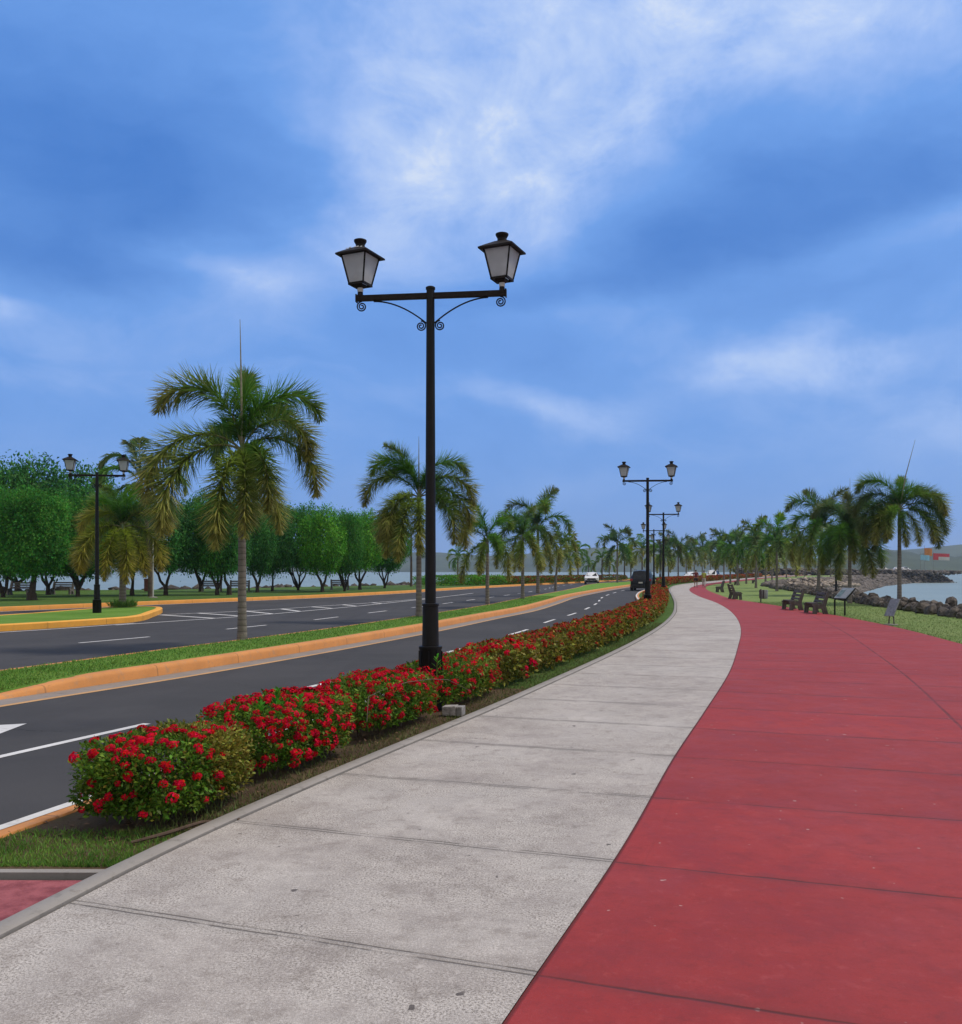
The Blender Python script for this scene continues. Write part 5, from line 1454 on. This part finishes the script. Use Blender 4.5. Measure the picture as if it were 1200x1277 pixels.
def make_person(loc, rz, label, top, bottom, step=1, h=1.66, shorts=True):
    """walks away along local +y"""
    k = h / 1.72; t = empty('person', loc, rz, label, 'person', 'walkers'); t.scale = (k,) * 3
    N = [((0, 0, .93), (.135, .10)), ((0, .01, 1.10), (.125, .09)), ((0, .015, 1.28), (.15, .10)), ((0, .0, 1.42), (.13, .08)), ((0, .01, 1.50), (.052, .052)), ((0, .03, 1.58), (.075, .085)), ((0, .025, 1.66), (.08, .095)), ((0, .02, 1.72), (.05, .06))]
    E = [(i, i + 1) for i in range(7)]
    def limb(start, pts):
        prev = start
        for p_ in pts: N.append(p_); E.append((prev, len(N) - 1)); prev = len(N) - 1
        return prev
    for s in (-1, 1):
        f = s * step
        limb(0, [((s * .10, .0, .86), .085), ((s * .105, .13 * f, .50), .058), ((s * .10, .02 * f + (-.10 if f < 0 else .10), .28), .052), ((s * .10, (.22 if f > 0 else -.36), .085 if f > 0 else .14), .038), ((s * .11, (.34 if f > 0 else -.24), .035 if f > 0 else .05), .034)])
        w = limb(3, [((s * .185, 0, 1.41), .055), ((s * .235, -.05 * f - .02, 1.13), .042), ((s * .25, -.16 * f + .06, .90), .032), ((s * .25, -.18 * f + .08, .84), (.036, .018))])
        for q in range(4): limb(w, [((s * (.25 - .004) , -.18 * f + .055 + q * .018, .775 - (.01 if q in (0, 3) else 0)), .008), ((s * .245, -.18 * f + .062 + q * .017, .745 - (.012 if q in (0, 3) else 0)), .007)])
        limb(w, [((s * .235, -.18 * f + .125, .81), .009), ((s * .23, -.18 * f + .135, .785), .008)])
    skin_obj('body', N, E, SKIN, t)
    skin_obj('hair', [((0, -.02, 1.60), (.07, .06)), ((0, .005, 1.68), (.086, .098)), ((0, .01, 1.74), (.06, .07))], [(0, 1), (1, 2)], HAIR, t)
    S = [((0, .0, .92), (.16, .125)), ((0, .01, 1.10), (.15, .115)), ((0, .015, 1.28), (.17, .12)), ((0, 0, 1.43), (.145, .09))]; SE = [(0, 1), (1, 2), (2, 3)]
    for s in (-1, 1):
        S.append(((s * .19, 0, 1.41), .072)); SE.append((3, len(S) - 1)); S.append(((s * .225, -.03 * s * step - .01, 1.22), .064)); SE.append((len(S) - 2, len(S) - 1))
    skin_obj('shirt', S, SE, top, t)
    B = [((0, 0, .93), (.150, .118))]; BE = []
    for s in (-1, 1):
        f = s * step; B.append(((s * .10, 0, .84), .105)); BE.append((0, len(B) - 1)); B.append(((s * .105, .10 * f, .58 if shorts else .50), .085)); BE.append((len(B) - 2, len(B) - 1))
        if not shorts: B.append(((s * .10, (.2 if f > 0 else -.3), .14), .062)); BE.append((len(B) - 2, len(B) - 1))
    skin_obj('shorts' if shorts else 'trousers', B, BE, bottom, t)
    for s in (-1, 1):
        f = s * step; mb = MB(); y, z = (.27, .045) if f > 0 else (-.32, .09)
        mb.box((s * .105, y, z), (.10, .27, .09), Matrix.Rotation(0 if f > 0 else R(-28), 3, 'X'), bev=.03); mb.build('shoe', mat('shoe', (.05, .05, .055), .6, .2, 9) if 'shoe' not in MT else MT['shoe'], t, True)
    return t
MT['shoe'] = mat('shoe_leather', (.30, .30, .31), .6, .2, 9)
hd = -heading(SEAM, 95)
make_person(((868 - 600) / FPX * 92, 92, 0), hd, 'walker in a dark red top and dark shorts, left of the pair on the walk', mat('dark_red_cloth', (.16, .03, .04), .8, .2, 9), mat('dark_cloth', (.02, .02, .025), .8, .2, 9), 1, 1.72)
make_person(((879 - 600) / FPX * 92, 92.3, 0), hd, 'walker in a yellow-green top and pale trousers, right of the pair on the walk', mat('lime_cloth', (.42, .46, .10), .8, .2, 9), mat('pale_cloth', (.40, .38, .37), .8, .2, 9), -1, 1.66, False)

# ------------------------------------------------------------------ grass blades, fallen leaves
def blades(name, sampler, n, h, w, m, seed):
    rg = np.random.default_rng(seed)
    P = sampler(rg, n); n = len(P); d = rdir(n); d[:, 2] = np.abs(d[:, 2]) + .9
    v, f = leaf_batch(P, d, rdir(n) + np.array([0, -.3, 0]), h * (.5 + rg.random(n)), w, .1)
    return tag(obj(name, mkmesh(name, v, f, m)), kind='stuff')
MT['blade'] = mat('grass_blades', (.13, .28, .038), .6, .3, 2, island=.4, hue=.03, trans=.35, col2=(.18, .33, .055))
MT['blade_dry'] = mat('dry_grass_blades', (.17, .15, .06), .7, .3, 2, island=.5, hue=.03, trans=.2, col2=(.11, .16, .04))
MT['litter'] = mat('dry_leaves', (.16, .095, .055), .8, .35, 5, island=.5)
def s_front(rg, n):
    y = 5.38 + rg.random(n) ** 1.8 * .75; a = KERB(y) + .17; b = GREY(y) - .03; t = rg.random(n)
    k = (mnoise and 1); return np.stack([a + (b - a) * t, y, -.04 + 0 * y], 1)
blades('grass', s_front, 6500, .036, .0055, MT['blade'], 1)
def s_edge(rg, n):
    y = 6.0 + 24 * rg.random(n) ** 1.3; b = GREY(y) - .02; return np.stack([b - .42 * rg.random(n) ** 1.5, y, -.035 + 0 * y], 1)
blades('grass', s_edge, 9000, .05, .007, MT['blade_dry'], 2)
def s_med(rg, n):
    y = 13.4 + 45 * rg.random(n) ** 1.6; a = MEDB(y) + .14; b = MEDF(y) - .31; t = rg.random(n)
    z = Z_ROAD + .19 * np.interp(y, [11.6, 12.6, 13.4, 14.6, 15.4], [.02, .06, .42, .92, 1.0]); return np.stack([a + (b - a) * t, y, z], 1)
blades('grass', s_med, 26000, .042, .014, MT['blade'], 3)
def s_lawn(rg, n):
    y = 20 + 30 * rg.random(n); a = REDR(y); b = np.interp(y, [p[1] for p in SHORE_R], [p[0] for p in SHORE_R]); t = rg.random(n) ** 1.5
    return np.stack([a + .02 + (b - a) * t, y, Z_LAWN + 0 * y], 1)
MT['blade_l'] = mat('lawn_blades', (.15, .24, .065), .7, .3, 2, island=.3, hue=.02, trans=.3, col2=(.20, .27, .09))
blades('grass', s_lawn, 16000, .035, .016, MT['blade_l'], 4)
def tuft(rg, n):
    a = rg.random(n) * 6.28; r = .55 * rg.random(n) ** .7; q = PX(153, 757, .045); return np.stack([q.x + r * np.cos(a), q.y + r * np.sin(a), .04 + 0 * a], 1)
blades('grass', tuft, 700, .32, .03, MT['blade'], 5)
def s_lit(rg, n):
    y = 5.9 + 8 * rg.random(n) ** 1.4; b = GREY(y) - .02; return np.stack([b - 1.3 * rg.random(n) ** 1.3, y, -.028 + 0 * y], 1)
rgl = np.random.default_rng(6); P = s_lit(rgl, 700)
v, f = leaf_batch(P, rdir(700) * np.array([1, 1, .12]), rdir(700) * .3 + np.array([0, 0, 1]), .05, .025, .2)
tag(obj('fallen_leaves', mkmesh('fallen_leaves', v, f, MT['litter'])), kind='stuff')
q = PX(215, 1046, -.03)
mb = MB(); mb.tube([(q.x - .22, q.y - .12, -.02), (q.x - .05, q.y + .0, .0), (q.x + .12, q.y + .22, .015), (q.x + .34, q.y + .36, .0)], [.010, .014, .012, .006], 7)
tag(mb.build('fallen_branch', mat('bare_wood', (.09, .06, .045), .85, .3, 9), None, True), 'curved bare branch lying at the foot of the nearest shrub', 'branch')

# ------------------------------------------------------------------ haze over the bay
bm = bmesh.new(); bmesh.ops.create_cube(bm, size=1)
for v in bm.verts: v.co = Vector((v.co.x * 8000, 1850 + v.co.y * 4400, 60 + v.co.z * 128))
me = bpy.data.meshes.new('haze'); bm.to_mesh(me); bm.free()
hm = bpy.data.materials.new('haze_air'); hm.use_nodes = True
H = NT(hm.node_tree); H.n.clear()
pv = H.node('ShaderNodeVolumePrincipled')
pv.inputs['Color'].default_value = (.66, .82, 1.0, 1)
pv.inputs['Density'].default_value = .00019
pv.inputs['Anisotropy'].default_value = .2
ho = H.node('ShaderNodeOutputMaterial'); H.l.new(pv.outputs[0], ho.inputs['Volume'])
me.materials.append(hm)
tag(obj('haze', me), kind='stuff')
sc.cycles.volume_bounces = 0
